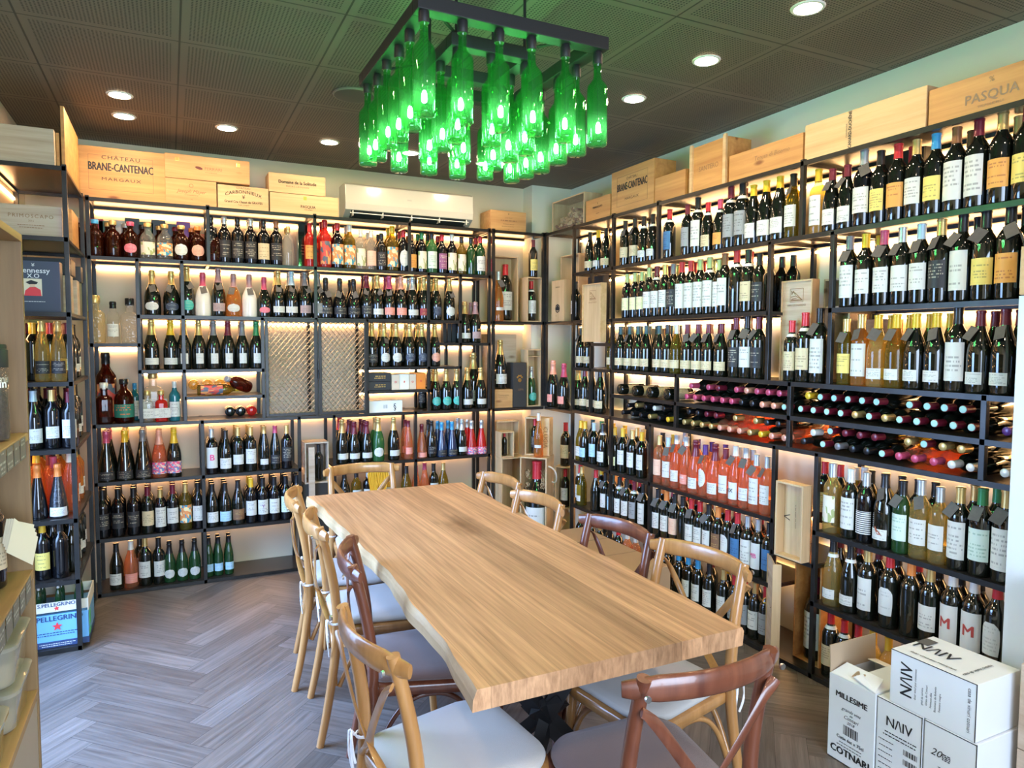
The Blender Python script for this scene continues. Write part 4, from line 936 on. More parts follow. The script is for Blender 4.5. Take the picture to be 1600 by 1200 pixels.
def label_mat(name, paper, ink, dens=.5, top=.25, bands=9, dark=False):
    if name in MATS: return MATS[name]
    m, n, b = nt(name); L = n.links.new
    uv = n.nodes.new('ShaderNodeUVMap'); uv.uv_map = 'uv'; oi = n.nodes.new('ShaderNodeObjectInfo'); sp = n.nodes.new('ShaderNodeSeparateXYZ'); L(uv.outputs[0], sp.inputs[0])
    def M(op, a, bb=None):
        q = n.nodes.new('ShaderNodeMath'); q.operation = op
        for i, v in enumerate((a, bb)):
            if v is None: continue
            if isinstance(v, (int, float)): q.inputs[i].default_value = v
            else: L(v, q.inputs[i])
        return q.outputs[0]
    u, v = sp.outputs[0], sp.outputs[1]
    row = M('FLOOR', M('MULTIPLY', v, bands)); fr = M('FRACT', M('MULTIPLY', v, bands))
    inrow = M('MULTIPLY', M('GREATER_THAN', fr, .3), M('LESS_THAN', fr, .75))
    cb = n.nodes.new('ShaderNodeCombineXYZ'); L(M('FLOOR', M('MULTIPLY', u, 26)), cb.inputs[0]); L(row, cb.inputs[1]); L(M('MULTIPLY', oi.outputs['Random'], 31), cb.inputs[2])
    wn = n.nodes.new('ShaderNodeTexWhiteNoise'); wn.noise_dimensions = '3D'; L(cb.outputs[0], wn.inputs['Vector'])
    cb2 = n.nodes.new('ShaderNodeCombineXYZ'); L(row, cb2.inputs[0]); L(oi.outputs['Random'], cb2.inputs[1])
    w2 = n.nodes.new('ShaderNodeTexWhiteNoise'); w2.noise_dimensions = '2D'; L(cb2.outputs[0], w2.inputs['Vector'])
    half = M('MULTIPLY', M('ADD', w2.outputs[0], .25), .36)
    near = M('LESS_THAN', M('ABSOLUTE', M('SUBTRACT', u, .5)), half)
    on = M('MULTIPLY', M('MULTIPLY', inrow, near), M('GREATER_THAN', wn.outputs[0], .35))
    on = M('MULTIPLY', on, M('MULTIPLY', M('GREATER_THAN', v, .08), M('LESS_THAN', v, .92)))
    on = M('MULTIPLY', on, M('GREATER_THAN', w2.outputs[0], .35)); on = M('MULTIPLY', on, dens)
    mx = n.nodes.new('ShaderNodeMix'); mx.data_type = 'RGBA'; mx.inputs[6].default_value = (*paper, 1); mx.inputs[7].default_value = (*ink, 1)
    L(on, mx.inputs[0]); L(mx.outputs[2], b.inputs['Base Color']); b.inputs['Roughness'].default_value = .55
    MATS[name] = m; return m
IK = (.05, .05, .06); GI = (.55, .38, .12)
def multicol(name, c1, c2, c3, sc_=7):
    if name in MATS: return MATS[name]
    m, n, b = nt(name); L = n.links.new
    uv = n.nodes.new('ShaderNodeUVMap'); uv.uv_map = 'uv'; vo = n.nodes.new('ShaderNodeTexVoronoi'); vo.inputs['Scale'].default_value = sc_; L(uv.outputs[0], vo.inputs['Vector'])
    sp = n.nodes.new('ShaderNodeSeparateColor'); L(vo.outputs['Color'], sp.inputs[0])
    cr = n.nodes.new('ShaderNodeValToRGB'); cr.color_ramp.interpolation = 'CONSTANT'; e = cr.color_ramp.elements; e[0].color = (*c1, 1); e[1].position = .4; e[1].color = (*c2, 1)
    x = e.new(.7); x.color = (*c3, 1); L(sp.outputs[0], cr.inputs[0]); L(cr.outputs[0], b.inputs['Base Color']); b.inputs['Roughness'].default_value = .5
    MATS[name] = m; return m
def stripes(name):
    m, n, b = nt(name); L = n.links.new
    uv = n.nodes.new('ShaderNodeUVMap'); uv.uv_map = 'uv'; wv = n.nodes.new('ShaderNodeTexWave'); wv.bands_direction = 'Y'; wv.inputs['Scale'].default_value = 3.6; L(uv.outputs[0], wv.inputs['Vector'])
    gt = n.nodes.new('ShaderNodeMath'); gt.operation = 'GREATER_THAN'; gt.inputs[1].default_value = .5; L(wv.outputs['Fac'], gt.inputs[0])
    mx = n.nodes.new('ShaderNodeMix'); mx.data_type = 'RGBA'; mx.inputs[6].default_value = (.02, .02, .025, 1); mx.inputs[7].default_value = (.8, .8, .78, 1); L(gt.outputs[0], mx.inputs[0]); L(mx.outputs[2], b.inputs['Base Color'])
    return m
# code: (words, shape, z0, z1 as share of the label zone, half angle in degrees, material)
WHT = label_mat('paper_white', (.66, .66, .62), IK); CRM = label_mat('paper_cream', (.64, .53, .33), (.12, .08, .05)); PLN = label_mat('paper_plain', (.64, .65, .62), IK, .25)
LABS = {'w': ('white', 'r', .0, .9, 58, WHT), 'W': ('tall white', 'r', -.12, 1.12, 60, WHT), 'i': ('small white', 'r', .0, .55, 48, WHT), 'c': ('cream', 'r', 0, .85, 60, CRM), 'C': ('wide cream', 'r', .0, .62, 75, CRM),
 'y': ('yellow', 'r', 0, .8, 60, label_mat('paper_yellow', (.78, .62, .16), IK)), 'Y': ('pale yellow', 'r', 0, .75, 62, label_mat('paper_lemon', (.78, .74, .42), IK, .3)),
 'o': ('white oval', 'o', 0, 1, 50, PLN), 't': ('turquoise oval', 'o', 0, 1, 50, label_mat('paper_turquoise', (.05, .42, .36), (.6, .6, .4), .4)),
 'v': ('navy oval', 'o', 0, 1, 50, label_mat('paper_navy', (.045, .06, .10), (.4, .45, .5), .5)), 'p': ('pink oval', 'o', 0, .8, 46, label_mat('paper_pink', (.78, .18, .24), (.8, .6, .6), .4)),
 'q': ('salmon', 'r', 0, .75, 55, label_mat('paper_salmon', (.80, .30, .24), (.8, .65, .55), .4)), 'Q': ('salmon oval', 'o', 0, 1, 50, label_mat('paper_salmon2', (.78, .38, .28), (.3, .1, .1), .4)),
 'm': ('mauve', 'r', 0, .75, 55, label_mat('paper_mauve', (.42, .30, .30), IK, .4)), 'R': ('dark red', 'r', 0, .75, 52, label_mat('paper_dark_red', (.32, .03, .04), GI)),
 'L': ('low white', 'r', .0, .6, 58, PLN), 'K': ('black', 'r', 0, .9, 62, label_mat('paper_black', (.022, .022, .026), (.40, .36, .28), .8)), 'G': ('grey', 'r', 0, 1.0, 60, label_mat('paper_grey', (.30, .31, .32), IK)),
 'A': ('orange', 'r', 0, .85, 60, label_mat('paper_orange', (.75, .36, .08), (.3, .05, .03), .6)), 'B': ('blue', 'r', 0, 1.0, 62, label_mat('paper_blue', (.05, .16, .34), (.02, .04, .10), .5)),
 'u': ('light blue', 'r', 0, .85, 62, label_mat('paper_light_blue', (.42, .66, .84), (.1, .2, .5), .5)), 'D': ('dark brown', 'r', 0, .9, 60, label_mat('paper_brown', (.20, .10, .05), GI)),
 'M': ('colourful', 'r', -.05, 1, 70, multicol('print_colourful', (.80, .30, .10), (.05, .30, .45), (.85, .75, .45), 6)), 'N': ('pink patterned', 'r', -.1, 1, 80, multicol('print_pink', (.80, .10, .22), (.85, .6, .5), (.15, .25, .5), 11)),
 'J': ('red illustrated', 'r', -.1, 1.05, 55, multicol('print_red', (.62, .08, .06), (.85, .35, .12), (.10, .12, .16), 5)), 'F': ('floral cream', 'r', -.05, 1, 55, multicol('print_floral', (.74, .70, .58), (.35, .40, .16), (.74, .66, .52), 5)),
 'Z': ('black and white striped', 'r', -.15, .75, 62, stripes('print_stripes')), 'V': ('purple', 'r', 0, .95, 55, label_mat('paper_purple', (.30, .10, .22), (.8, .7, .5), .6)),
 'E': ('pale mint', 'r', 0, 1.0, 58, label_mat('paper_mint', (.62, .74, .66), (.1, .3, .2), .5)), 'H': ('peach', 'r', 0, .9, 58, label_mat('paper_peach', (.80, .52, .38), (.7, .3, .2), .4)), 'S': ('shield-shaped white', 's', 0, 1, 50, PLN),
 'P': ('lettered white', 'r', -.12, 1.12, 62, mat('blank_paper', (.66, .66, .63), .55)), 'I': ('narrow tall white', 'r', .05, 1.0, 30, PLN), 'X': ('green', 'r', 0, .9, 75, label_mat('paper_whisky_green', (.03, .20, .14), (.75, .2, .08), .9, bands=6)),
 'n': None}
_bc = {}
def bmesh_of(T):
    if T in _bc: return _bc[T]
    d = BPROF[T]; mb = MB().lathe(d['p'], 20 if T != 's' else 24, sq=d.get('sq', 0))
    _bc[T] = mb; return mb
_me = {}
def body_me(T, G):
    if (T, G) not in _me: _me[(T, G)] = bmesh_of(T).mesh('bottle_glass', GLASS[G][1], smooth=50)
    return _me[(T, G)]
def radius_at(T, z):
    p = BPROF[T]['p']
    for (r0, z0), (r1, z1) in zip(p, p[1:]):
        if z0 <= z <= z1: return r0+(r1-r0)*((z-z0)/(z1-z0+1e-9))
    return p[-1][0]
def cap_me(T, C):
    k = (T, 'cap', C)
    if k not in _me:
        d = BPROF[T]; z0 = d['cap']
        if d.get('wide'): pr = [(.0205, z0), (.0215, z0+.003), (.0215, d['top']-.003), (.019, d['top'])]
        else:
            pr = [(radius_at(T, z0)+.0009, z0)]+[(r+.0009, z) for r, z in d['p'] if z > z0+.004]
            if d['top'] > d['p'][-1][1]+.005: pr += [(.0185, d['top']-.012), (.0175, d['top']-.003), (.012, d['top'])]
            else: pr += [(pr[-1][0]-.002, d['top']+.0015)]
        me = MB().lathe(pr, 16).mesh('capsule', CAPM[C], smooth=45)
        _me[k] = me
    return _me[k]
def lab_me(T, Lc):
    k = (T, 'lab', Lc)
    if k not in _me:
        _, sh, a, b, half, m = LABS[Lc]; d = BPROF[T]; z0, z1 = d['lab']; h = z1-z0
        za, zb = z0+a*h, z0+b*h; half = R_(half); mb = MB(); uv = []
        nx, nz = 12, (10 if sh != 'r' else (6 if T in 'krfc' else 2)); vs = []
        for j in range(nz+1):
            v = j/nz; z = za+(zb-za)*v
            if sh == 'o': wdt = math.sqrt(max(0, 1-(2*v-1)**2))
            elif sh == 's': wdt = .88+.12*math.cos((v-.5)*3.0) - (.45*(v-.85)/.15 if v > .85 else 0)
            else: wdt = 1
            for i in range(nx+1):
                u = i/nx; th = (u*2-1)*half*wdt
                r = radius_at(T, z)+.0006
                if T == 's': r = .0418/max(abs(math.cos(th)), .6)
                vs.append((r*math.sin(th), -r*math.cos(th), z)); uv.append((.5+(u-.5)*wdt, v))
        fs = [(j*(nx+1)+i, j*(nx+1)+i+1, (j+1)*(nx+1)+i+1, (j+1)*(nx+1)+i) for j in range(nz) for i in range(nx)]
        mb.add(vs, fs); mb.uv = uv
        me = bpy.data.meshes.new('paper_label'); me.from_pydata(mb.v, [], mb.f); me.materials.append(m)
        ul = me.uv_layers.new(name='uv')
        for lp in me.loops: ul.data[lp.index].uv = uv[lp.vertex_index]
        me.shade_smooth(); _me[k] = me
    return _me[k]
def collar_me(T):
    k = (T, 'collar')
    if k not in _me:
        z = BPROF[T]['cap']-.022; _me[k] = MB().lathe([(radius_at(T, z)+.001, z), (radius_at(T, z+.014)+.0012, z+.014)], 16).mesh('neck_band', mat('paper_band', (.75, .74, .70), .5), smooth=40)
    return _me[k]
TAG = MB().box(-.019, .019, -.0012, .0, -.052, .0).mesh('price_tag', mat('slate_price_tag', (.085, .08, .078), .6, var=.25, vscale=60), bevel=.0005)
KIND = {'b': 'wine bottle', 'g': 'wine bottle', 'c': 'sparkling wine bottle', 'p': 'champagne bottle', 'f': 'franciacorta bottle', 'l': 'vermouth bottle', 'k': 'brandy bottle', 's': 'square spirits bottle', 't': 'miniature bottle', 'r': 'curvy bottle', 'w': 'tall slim bottle'}
KIND['f'] = 'wide sparkling bottle'
rb = random.Random(11)
def bottle(T, G, C, L, loc, rz, label, cat='bottle', group=None, tagged=False, s=1.0, rot=None, collar=False, text=None, name=None):
    nm = name or {'c': 'sparkling_wine_bottle', 'p': 'champagne_bottle', 'f': 'sparkling_wine_bottle', 'l': 'vermouth_bottle', 'k': 'brandy_bottle', 's': 'spirits_bottle', 't': 'spirits_bottle'}.get(T, 'rose_wine_bottle' if G == 'o' else 'white_wine_bottle' if G in 'wy' else 'burgundy_bottle' if T == 'g' else 'wine_bottle')
    t = thing(nm, label, cat, loc, rz, group, rot); t.scale = (s, s, s)
    link('bottle_glass', body_me(T, G), t)
    if C != '-': link('capsule', cap_me(T, C), t)
    if L != 'n':
        l = link('paper_label', lab_me(T, L), t)
        if text:
            mb = MB(); st, sz, col = text[:3]; d = BPROF[T]; zc = (d['lab'][0]+d['lab'][1])/2*(text[3] if len(text) > 3 else 1)
            add_text(mb, st, sz, 0, 0, zc, bold=sz*.035, wrap=d['R']+.0006)
            link('lettering', mb.mesh('lettering', mat('ink_%d_%d_%d' % tuple(int(c*99) for c in col), col, .5)), l)
    if collar and T in 'bgw': link('neck_band', collar_me(T), t)
    if tagged:
        d = BPROF[T]; zt = d['cap']-.004; rr = d['R']*.70
        a = rb.uniform(-.35, .35); q = link('price_tag', TAG, t, (math.sin(a)*.021, -math.cos(a)*.021, zt), (R_(-28), rb.uniform(-.5, .5), a))
    return t
def relax(vals, mind, lo=None, hi=None):
    v = list(vals)
    for _ in range(60):
        ok = True
        for i in range(len(v)-1):
            g = (mind[i]+mind[i+1])-(v[i+1]-v[i])
            if g > 1e-4: v[i] -= g/2; v[i+1] += g/2; ok = False
        if lo is not None: v[0] = max(v[0], lo+mind[0])
        if hi is not None: v[-1] = min(v[-1], hi-mind[-1])
        if ok: break
    return v
NUMW = ['', 'a', 'second', 'third', 'fourth']
PAT = re.compile(r'^([\d.]+):([a-z])([A-Za-z])([A-Za-z\-])([A-Za-z])(#?)(!?)(?:\*(\d+))?(?:\+(\d))?$')
ALLB = []
def row(wall, z, text, where, d=.055, dstep=.088, texts={}, jitter=.12, lo=None, hi=None, group=None):
    """bottles of one shelf row: 'px:shape glass cap label' with # price tag, ! neck band, *size, +n further bottles behind"""
    E = []
    for tk in text.split():
        m = PAT.match(tk); assert m, tk
        px, T, G, C, L, tg, nb, sz, n = m.groups()
        E.append([float(px), T, G, C, L, bool(tg), bool(nb), int(sz)/100 if sz else 1.0, int(n or 0)])
    pos = []
    for e in E:
        zc = z+.12
        if wall == 'b': pos.append(along_x(e[0], YF_B+d, zc))
        elif wall == 'r': pos.append(-along_y(e[0], XF_R+d, zc))
        else: pos.append(along_x(e[0], 4.15+d, zc))
    mind = [BPROF[e[1]]['p'][3][0]*e[7]*1.01 for e in E]; mind = [max(m_, BPROF[e[1]]['R']*e[7]*1.01) for m_, e in zip(mind, E)]
    if wall == 'r' and z < 1.05 and lo is None: lo = -4.49
    pos = relax(pos, mind, lo, hi)
    grp = group or ('bottles, '+where)
    for i, (e, p) in enumerate(zip(E, pos)):
        px, T, G, C, L, tg, nb, s, n = e
        def at(dd, du=0):
            if wall == 'b': return (p+du, YF_B+dd, z)
            if wall == 'r': return (XF_R+dd, -(p+du), z)
            return (p+du, 4.15+dd, z)
        rz0 = -math.pi/2 if wall == 'r' else 0
        lw = LABS[L][0]+' label' if L != 'n' else 'no label'
        capw = CAPS[C][0]+(' foil' if T in 'cpf' else ' cap') if C != '-' else 'no cap'
        lab = fit([f"{GLASS[G][0]} {KIND[T]}", lw, capw] if L != 'n' else [f"{GLASS[G][0]} {KIND[T]}", capw], f"{ordn(i+1)} from left, {where}")
        bottle(T, G, C, L, at(d), rz0+rb.uniform(-jitter, jitter), lab, group=grp, tagged=tg, s=s, collar=nb, text=texts.get(px))
        for k in range(1, n+1):
            dd = d+dstep*k*max(s, BPROF[T]['R']/.0438)
            if dd > .278: break
            bottle(T, G, C, L, at(dd, rb.uniform(-.002, .002)), rz0+rb.uniform(-1, 1),
                   fit([f"{GLASS[G][0]} bottle", CAPS[C][0]+' cap'], f"{('', 'just', 'second', 'third', 'fourth')[k]} behind {ordn(i+1)} from left, {where}"), group=grp, s=s, collar=nb)
def ordn(n): return ('first second third fourth fifth sixth seventh eighth ninth tenth eleventh twelfth thirteenth fourteenth fifteenth sixteenth'.split())[n-1]
def fit(parts, tail):
    """keep a label within sixteen words by leaving out the least telling words first"""
    nw = lambda s_: len(re.findall(r"[A-Za-z0-9]+", s_))
    p = list(parts)
    while nw(' '.join(p))+nw(tail) > 16 and len(p) > 1: p.pop()
    return ', '.join(p)+', '+tail

# ---- back wall
row('b', 2.105, '146:kcmn 166:kcun 187:kcgn 210:kcpp 232:kxgF 254:kxgM 272:kcgo 291:kcoQ 311:kckn', 'top back shelf, left end', d=.052)
row('b', 2.105, '157:kcrn 177:kcgn 198:kcsn 220:kckn 243:kcgn 263:kcbn 300:kcon', 'top back shelf, left end, second row', d=.148)
row('b', 2.105, '332:lkkK 351:lksK+1 371:lkkK 392:lksK+1 412:lkkc+1 431:lkBK 449:lxgn*90+1', 'top back shelf, port section', d=.052)
row('b', 2.105, '484:brrA*100', 'top back shelf, beside black box', d=.052)
row('b', 2.105, '511:lrrJ*110+1 532:lkrM*105+1 549:lywM*104+1 565:lxwF*93 578:lxwH*93+1 591:lkkK*90+1 611:lyyM*108+1 627:lkro*100+1', 'top back shelf, vermouth section', d=.055)
row('b', 2.105, '646:lkBA*92+1 662:lknF*98+1 679:lekE*100+1 696:lkrV*97+1 711:lkwF*99 722:lykF*95 733:lnkn*95 742:lnrw*99+1 755:lxrR*100', 'top back shelf, right end', d=.055)
row('b', 1.577, '155:sXgn*125 177:txkw*145 198:sYkn*120', 'square shelf, left of back rack', d=.07)
row('b', 1.755, '238:pdgo#+1 268:pdgv#+1', 'second back shelf, first bay', d=.06)
row('b', 1.755, '296:cdgt# 317:pWpn# 340:cdmm# 364:pamo# 389:pWmn#', 'second back shelf, second bay', d=.06)
row('b', 1.755, '414:pdpp*95 436:cdgL#+1 458:cdLL#+1 477:cdGm#+1 491:cdGG#', 'second back shelf, middle bay', d=.06)
row('b', 1.755, '510:pkkK# 531:pkkK# 552:pkkK#+1 572:cdbK#+1', 'second back shelf, all-black group', d=.06)
row('b', 1.755, '591:cdgL#+1 608:cdpq#+1 628:cdqq#+1 644:cdsL+1 660:cdgR+1', 'second back shelf, pink labels', d=.058)
row('b', 1.755, '681:cdgv+1 702:cdgo#', 'second back shelf, right bay', d=.06)
row('b', 1.587, '727:cdgL+1 742:cdmm+1', 'small corner-side shelf, back wall', d=.055)
row('b', 1.41, '237:cdgL+1 267:cdyL', 'third back shelf, first bay', d=.055)
row('b', 1.41, '290:cdgI 313:cdgI 334:cdGI+1 356:cdbI 377:cdGI+1 398:cdnI', 'third back shelf, second bay', d=.055)
row('b', 1.41, '581:cdgK+1 600:cdgo#+1 619:cdgo+1 640:cdgv+1 659:cdgv+1 679:cdgQ', 'shelf right of mesh doors', d=.055)
row('b', 1.08, '682:cdgt*98+1 697:cdgt*98 712:cdgt*98', 'middle back shelf, turquoise group', d=.055)
row('b', 1.08, '730:cdgL 751:cdgL', 'middle back shelf, beside corner', d=.045)
row('b', 1.08, '659:bdkK*80 669:bdkw*80', 'middle back shelf, dark pair', d=.2)
# spirits
row('b', 1.08, '163:scwn*108 194:kckX*122', 'middle back shelf, whisky bay', d=.07)
row('b', 1.08, '231:sxgw*85 251:srgw*85 273:ltww*85', 'middle back shelf, gin bay', d=.055)
row('b', 1.08, '211:ltuE*80', 'middle back shelf, behind the whiskies', d=.2)
bottle('l', 'c', 'k', 'J', (along_x(164, 5.09, 1.6), 5.085, 1.083), 0, 'tall amber bourbon bottle with red and cream label standing behind the whisky decanter', s=1.45, name='spirits_bottle')
bottle('s', 'x', 'g', 'w', (along_x(238, 4.985, 1.4), 5.075, 1.083), 0, 'clear gin bottle with white label standing behind the two square gins', s=1.35, name='spirits_bottle')
# lower left block
row('b', .718, '167:fdpK+2 197:fdyK+2 224:fdGK+2 247:coqN*97+1 272:cdyN*98+1', 'first bottom-left back shelf, left bay', d=.06, dstep=.082)
row('b', .718, '331:bksP+2 353:gdkw*96+2 372:bdgL+2 392:bdgw+2 413:wdgi*92+1 430:wdpK*92 448:bkgK', 'first bottom-left back shelf, right bay', d=.05, dstep=.08, texts={331.0: ('B', .055, (.75, .08, .25))})
row('b', .365, '161:bkkK+2 185:bkkK+2 209:bkkK+2 232:bdbc+2 251:bkgW*92+1 272:bkbw+2 290:bygM*100+1 307:bkkw+2', 'second bottom-left back shelf, left bay', d=.05, dstep=.08)
row('b', .365, '332:gdkw*96+2 352:gdku*96+2 372:gdkD+0 395:bkyw+2 411:bkkw+2 430:bkkw+2 447:bkkE+2 460:bkkE+1', 'second bottom-left back shelf, right bay', d=.05, dstep=.08, texts={411.0: ('Y', .03, (.25, .05, .25))})
row('b', .022, '185:gdkw*98 204:gowq 231:bdgw*105 243:bdkw*100', 'bottom back shelf, loose group', d=.075, jitter=.5)
row('b', .022, '219:bdkG', 'bottom back shelf, behind the group', d=.17)
row('b', .022, '265:cnko*85 285:cnko*85 304:cnko*85', 'bottom back shelf, green cava trio', d=.08)
row('b', .022, '327:wnku*80+1 341:wnku*80+1 358:wnku*80+1', 'bottom back shelf, mineral water', d=.08)
# lower right block
row('b', .722, '531:cdrL', 'low back shelf above chair, behind the dark group', d=.24)
row('b', .722, '535:cdgL 553:cdbL*94+2 573:cdbL*94+2 591:cego+1 615:cdgL', 'low back shelf above chair, dark group', d=.055, dstep=.082)
row('b', .722, '638:wobq*88+1 664:fobq*82 678:cdkK*88+1 693:fvuK*84+1 705:fvuK*84+1 720:cdsL*88+1 734:frsN*84+1 747:frsN*84', 'low back shelf above chair, colourful group', d=.05, dstep=.08)
row('b', .365, '522:gdkw 537:gdkw 557:bykw 575:bksw 591:wywE 608:bwsw 635:gykn 655:wopq*90 665:wopq*95 676:bdkw 688:gygw', 'low back shelf behind the far chair', d=.09)
for px, nm in ((583, 'left'), (597, 'right')):
    t = thing('yellow_paper_fan', f'{nm} yellow paper fan standing on the low back shelf behind the far chair', 'paper fan', (along_x(px, 4.96, .6), 4.95, .367), 0, 'yellow paper fans')
    mb = MB()
    for k in range(7):
        a0, a1 = R_(62+k*8), R_(62+k*8+4); a2 = R_(62+(k+1)*8)
        P3 = [(.0, 0, 0), (math.cos(a0)*.31, -.006, math.sin(a0)*.30), (math.cos(a1)*.31, .006, math.sin(a1)*.30), (math.cos(a2)*.31, -.006, math.sin(a2)*.30)]
        mb.add([(x*.32, y, z) for x, y, z in P3]+[(x*.32, y+.003, z) for x, y, z in P3], [(0, 1, 2), (0, 2, 3), (4, 6, 5), (4, 7, 6), (1, 5, 6, 2), (2, 6, 7, 3)])
    part('folded_paper', mb, mat('yellow_paper', (.85, .50, .04), .7), t)

# miniatures and lying bottles in the small left bays
for i, px in enumerate((303, 325, 345, 365)):
    x = along_x(px, 5.02, 1.30)
    bottle('t', 'w', 'g', 'w', (x, 5.06, 1.305), 0, f'{ordn(i+1)} from left of the small pale bottles lying under the third back shelf', group='small pale bottles lying base out', s=1.35, rot=(R_(-90), 0, 0), name='spirits_bottle')
bottle('l', 'y', 'y', 'J', (along_x(308, 4.975, 1.27), 4.975, 1.276), 0, 'long spirits bottle with green, cream and red label lying on its side', s=.92, rot=(0, R_(90), 0), name='spirits_bottle')
bottle('k', 'c', 's', 'n', (along_x(388, 4.99, 1.30), 4.985, 1.285), 0, 'dark red round bottle with silver neck lying slanted at the right of the small bay', s=.9, rot=(R_(70), 0, R_(-50)), name='spirits_bottle')
for i, (px, g_, nm) in enumerate(((362, 'k', 'left dark'), (379, 'k', 'middle dark'), (397, 'r', 'right bright red'))):
    bottle('t', g_, 's', 'w', (along_x(px, 4.98, 1.12), 5.11, 1.080+.0335), 0, f'{nm} round bottle lying base out beside the mesh doors', s=1.33, rot=(R_(-270)+R_(180), 0, 0), group='three round bottles lying base out', name='spirits_bottle')
for i, px in enumerate((695, 702.5, 709.5, 717)):
    crate('bottle_carton', f'{ordn(i+1)} from left of four black bottle tubes under the second back shelf', 'box', along_x(px, 5.06, 1.66), 5.06, 1.59, .030, .145, .05, BB, 0, group='four black tubes')

# ---- corner objects
open_crate('tall open wooden box holding the magnum in the corner rack', 2.405, 5.01, 1.757, .215, .515, .12, rz=0)
bottle('b', 'd', 'r', 'w', (2.425, 5.066, 1.767), 0, 'dark magnum bottle, red cap, white label, in the tall open box, corner', s=1.48, group=None, name='magnum_bottle')
bottle('r', 'a', 's', 'i', (2.317, 4.965, 1.757), 0, 'amber magnum with curvy sides and silver cap left of the dark magnum, corner', s=1.12, tagged=True, name='magnum_bottle')
open_crate('small open wooden box holding a bottle, right half of corner rack', 2.628, 4.945, 1.757, .135, .355, .13, rz=0)
bottle('b', 'd', 'r', 'w', (2.622, 4.995, 1.767), 0, 'dark wine bottle, red cap, white label, inside the small open corner box', s=1.05, collar=True)
bottle('b', 'd', 'b', 'y', (2.640, 5.0, 2.113), 0, 'dark wine bottle, burgundy cap, yellow label, on top of small corner box', s=1.0)
open_crate('tall pale open box behind the emblem box, right side of corner', 2.86, 4.80, 1.757, .28, .53, .10, rz=RZ)
crate('wooden_box', 'pale upright wine box with small dark emblem near its foot, corner', 'box', 2.755, 4.80, 1.757, .20, .325, .095, M_PINEV, RZ, [('BAROLO', .016, 0, .27), ('●', .04, 0, .10, dict(bold=.012)), ('O', .10, 0, .10), ('ı', .03, -.02, .05)], M_BLACKINK)
bottle('b', 'd', 'k', 'w', (2.80, 4.60, 1.757), RZ, 'dark wine bottle, black cap, white label, right of the emblem box')
crate('wooden_box', 'small orange wooden box carrying a large champagne bottle, corner middle shelf', 'box', 2.352, 4.945, 1.078, .165, .145, .13, M_PINE, 0, [('Champagne', .02, 0, .10), ('#', .08, 0, -.0012, .08, 2, .012, .003, 6)], M_INKL)
bottle('c', 'd', 'g', 'w', (2.35, 5.0, 1.225), 0, 'large champagne bottle, gold foil, red ribbon collar, on small orange box', s=1.22, name='champagne_bottle')
bottle('c', 'd', 'g', 'w', (2.17, 5.12, 1.082), 0, 'large champagne bottle with red collar behind the gold-foil bottle beside corner', s=1.35, name='champagne_bottle')
def paw(t, w_, h, d):
    mb = MB()
    for cx, cz, r in ((0, .215, .016), (-.020, .238, .008), (-.008, .250, .008), (.008, .250, .008), (.020, .238, .008)):
        mb.add([(cx+r*math.cos(a), -.001, cz+r*math.sin(a)) for a in [i*math.pi/6 for i in range(12)]], [tuple(range(12))])
    part('paw_emblem', mb, M_BRASS, t)
crate('gift_box', 'tall dark grey gift box with gold paw emblem, corner middle shelf', 'box', 2.497, 4.945, 1.078, .118, .355, .115, mat('charcoal_box', (.035, .035, .036), .5), 0, [('LEPA', .022, .01, .14)], M_INKL, None, paw)
crate('wooden_box', 'grey wooden case standing behind the gold paw box', 'box', 2.42, 5.105, 1.078, .25, .58, .14, M_PINEG, 0)
open_crate('open pale box holding the turquoise-label bottle at the corner', 2.632, 4.95, 1.078, .13, .46, .12, rz=0, shelf=.40)
bottle('c', 'n', 's', 't', (2.632, 5.005, 1.088), 0, 'green champagne bottle, silver foil, turquoise oval label, in open pale box', s=.98, name='champagne_bottle')
row('r', 1.075, '864:cdqq*118 881:cdpq*112', 'corner shelf, right wall side', d=.07)
# stacked crates standing on the floor in the corner
open_crate('wide open pale crate standing on the corner floor, left one', 2.388, 4.82, 0, .215, .70, .24, rz=0)
CQ = R_(-45); QX, QY, QH = 2.395, 4.515, .745
open_crate('large open crate on the corner floor holding a huge bottle', QX, QY, 0, .205, QH, .20, rz=CQ, group=None)
def loc_in(cx, cy, rz, dx, dy): return (cx+dx*math.cos(rz)-dy*math.sin(rz), cy+dx*math.sin(rz)+dy*math.cos(rz))
q = loc_in(QX, QY, CQ, 0, .10)
bottle('b', 'd', 'r', 'w', (q[0], q[1], .012), CQ, 'huge dark wine bottle with red cap inside the large floor crate', s=2.3, name='jeroboam_bottle')
mb = MB(); r = random.Random(5)
for i in range(60):
    sd = r.choice((-1, 1)); c = Vector((sd*r.uniform(.050, .075), r.uniform(-.075, -.02), r.uniform(.50, .64))); rad = r.uniform(.006, .016); ax = r.uniform(0, 3)
    mb.sweep([c+Vector((math.cos(k+ax)*rad, math.sin(k*.7)*rad*.8, math.sin(k+ax)*rad)) for k in (0, 1, 2, 3, 4, 5)], .0022, .0008, n=4, smooth=2)
o = link('wood_shavings', mb.mesh('wood_shavings', mat('straw', (.66, .48, .28), .8)), None, (q[0], q[1], 0), (0, 0, CQ)); tag(o, 'curly pale wood shavings around the neck of the huge bottle', 'wood shavings', None, 'stuff')
big = [o for o in bpy.data.objects if o.get('label', '').startswith('large open crate on the corner')][0]
part('rope_handle', MB().sweep([(.103, .04, .68), (.125, .05, .67), (.145, .08, .64), (.150, .10, .60), (.14, .13, .555), (.12, .145, .54), (.103, .15, .545)], .006, n=8), mat('white_rope', (.80, .76, .68), .9), big, smooth=60)
q = loc_in(QX, QY, CQ, -.03, .085)
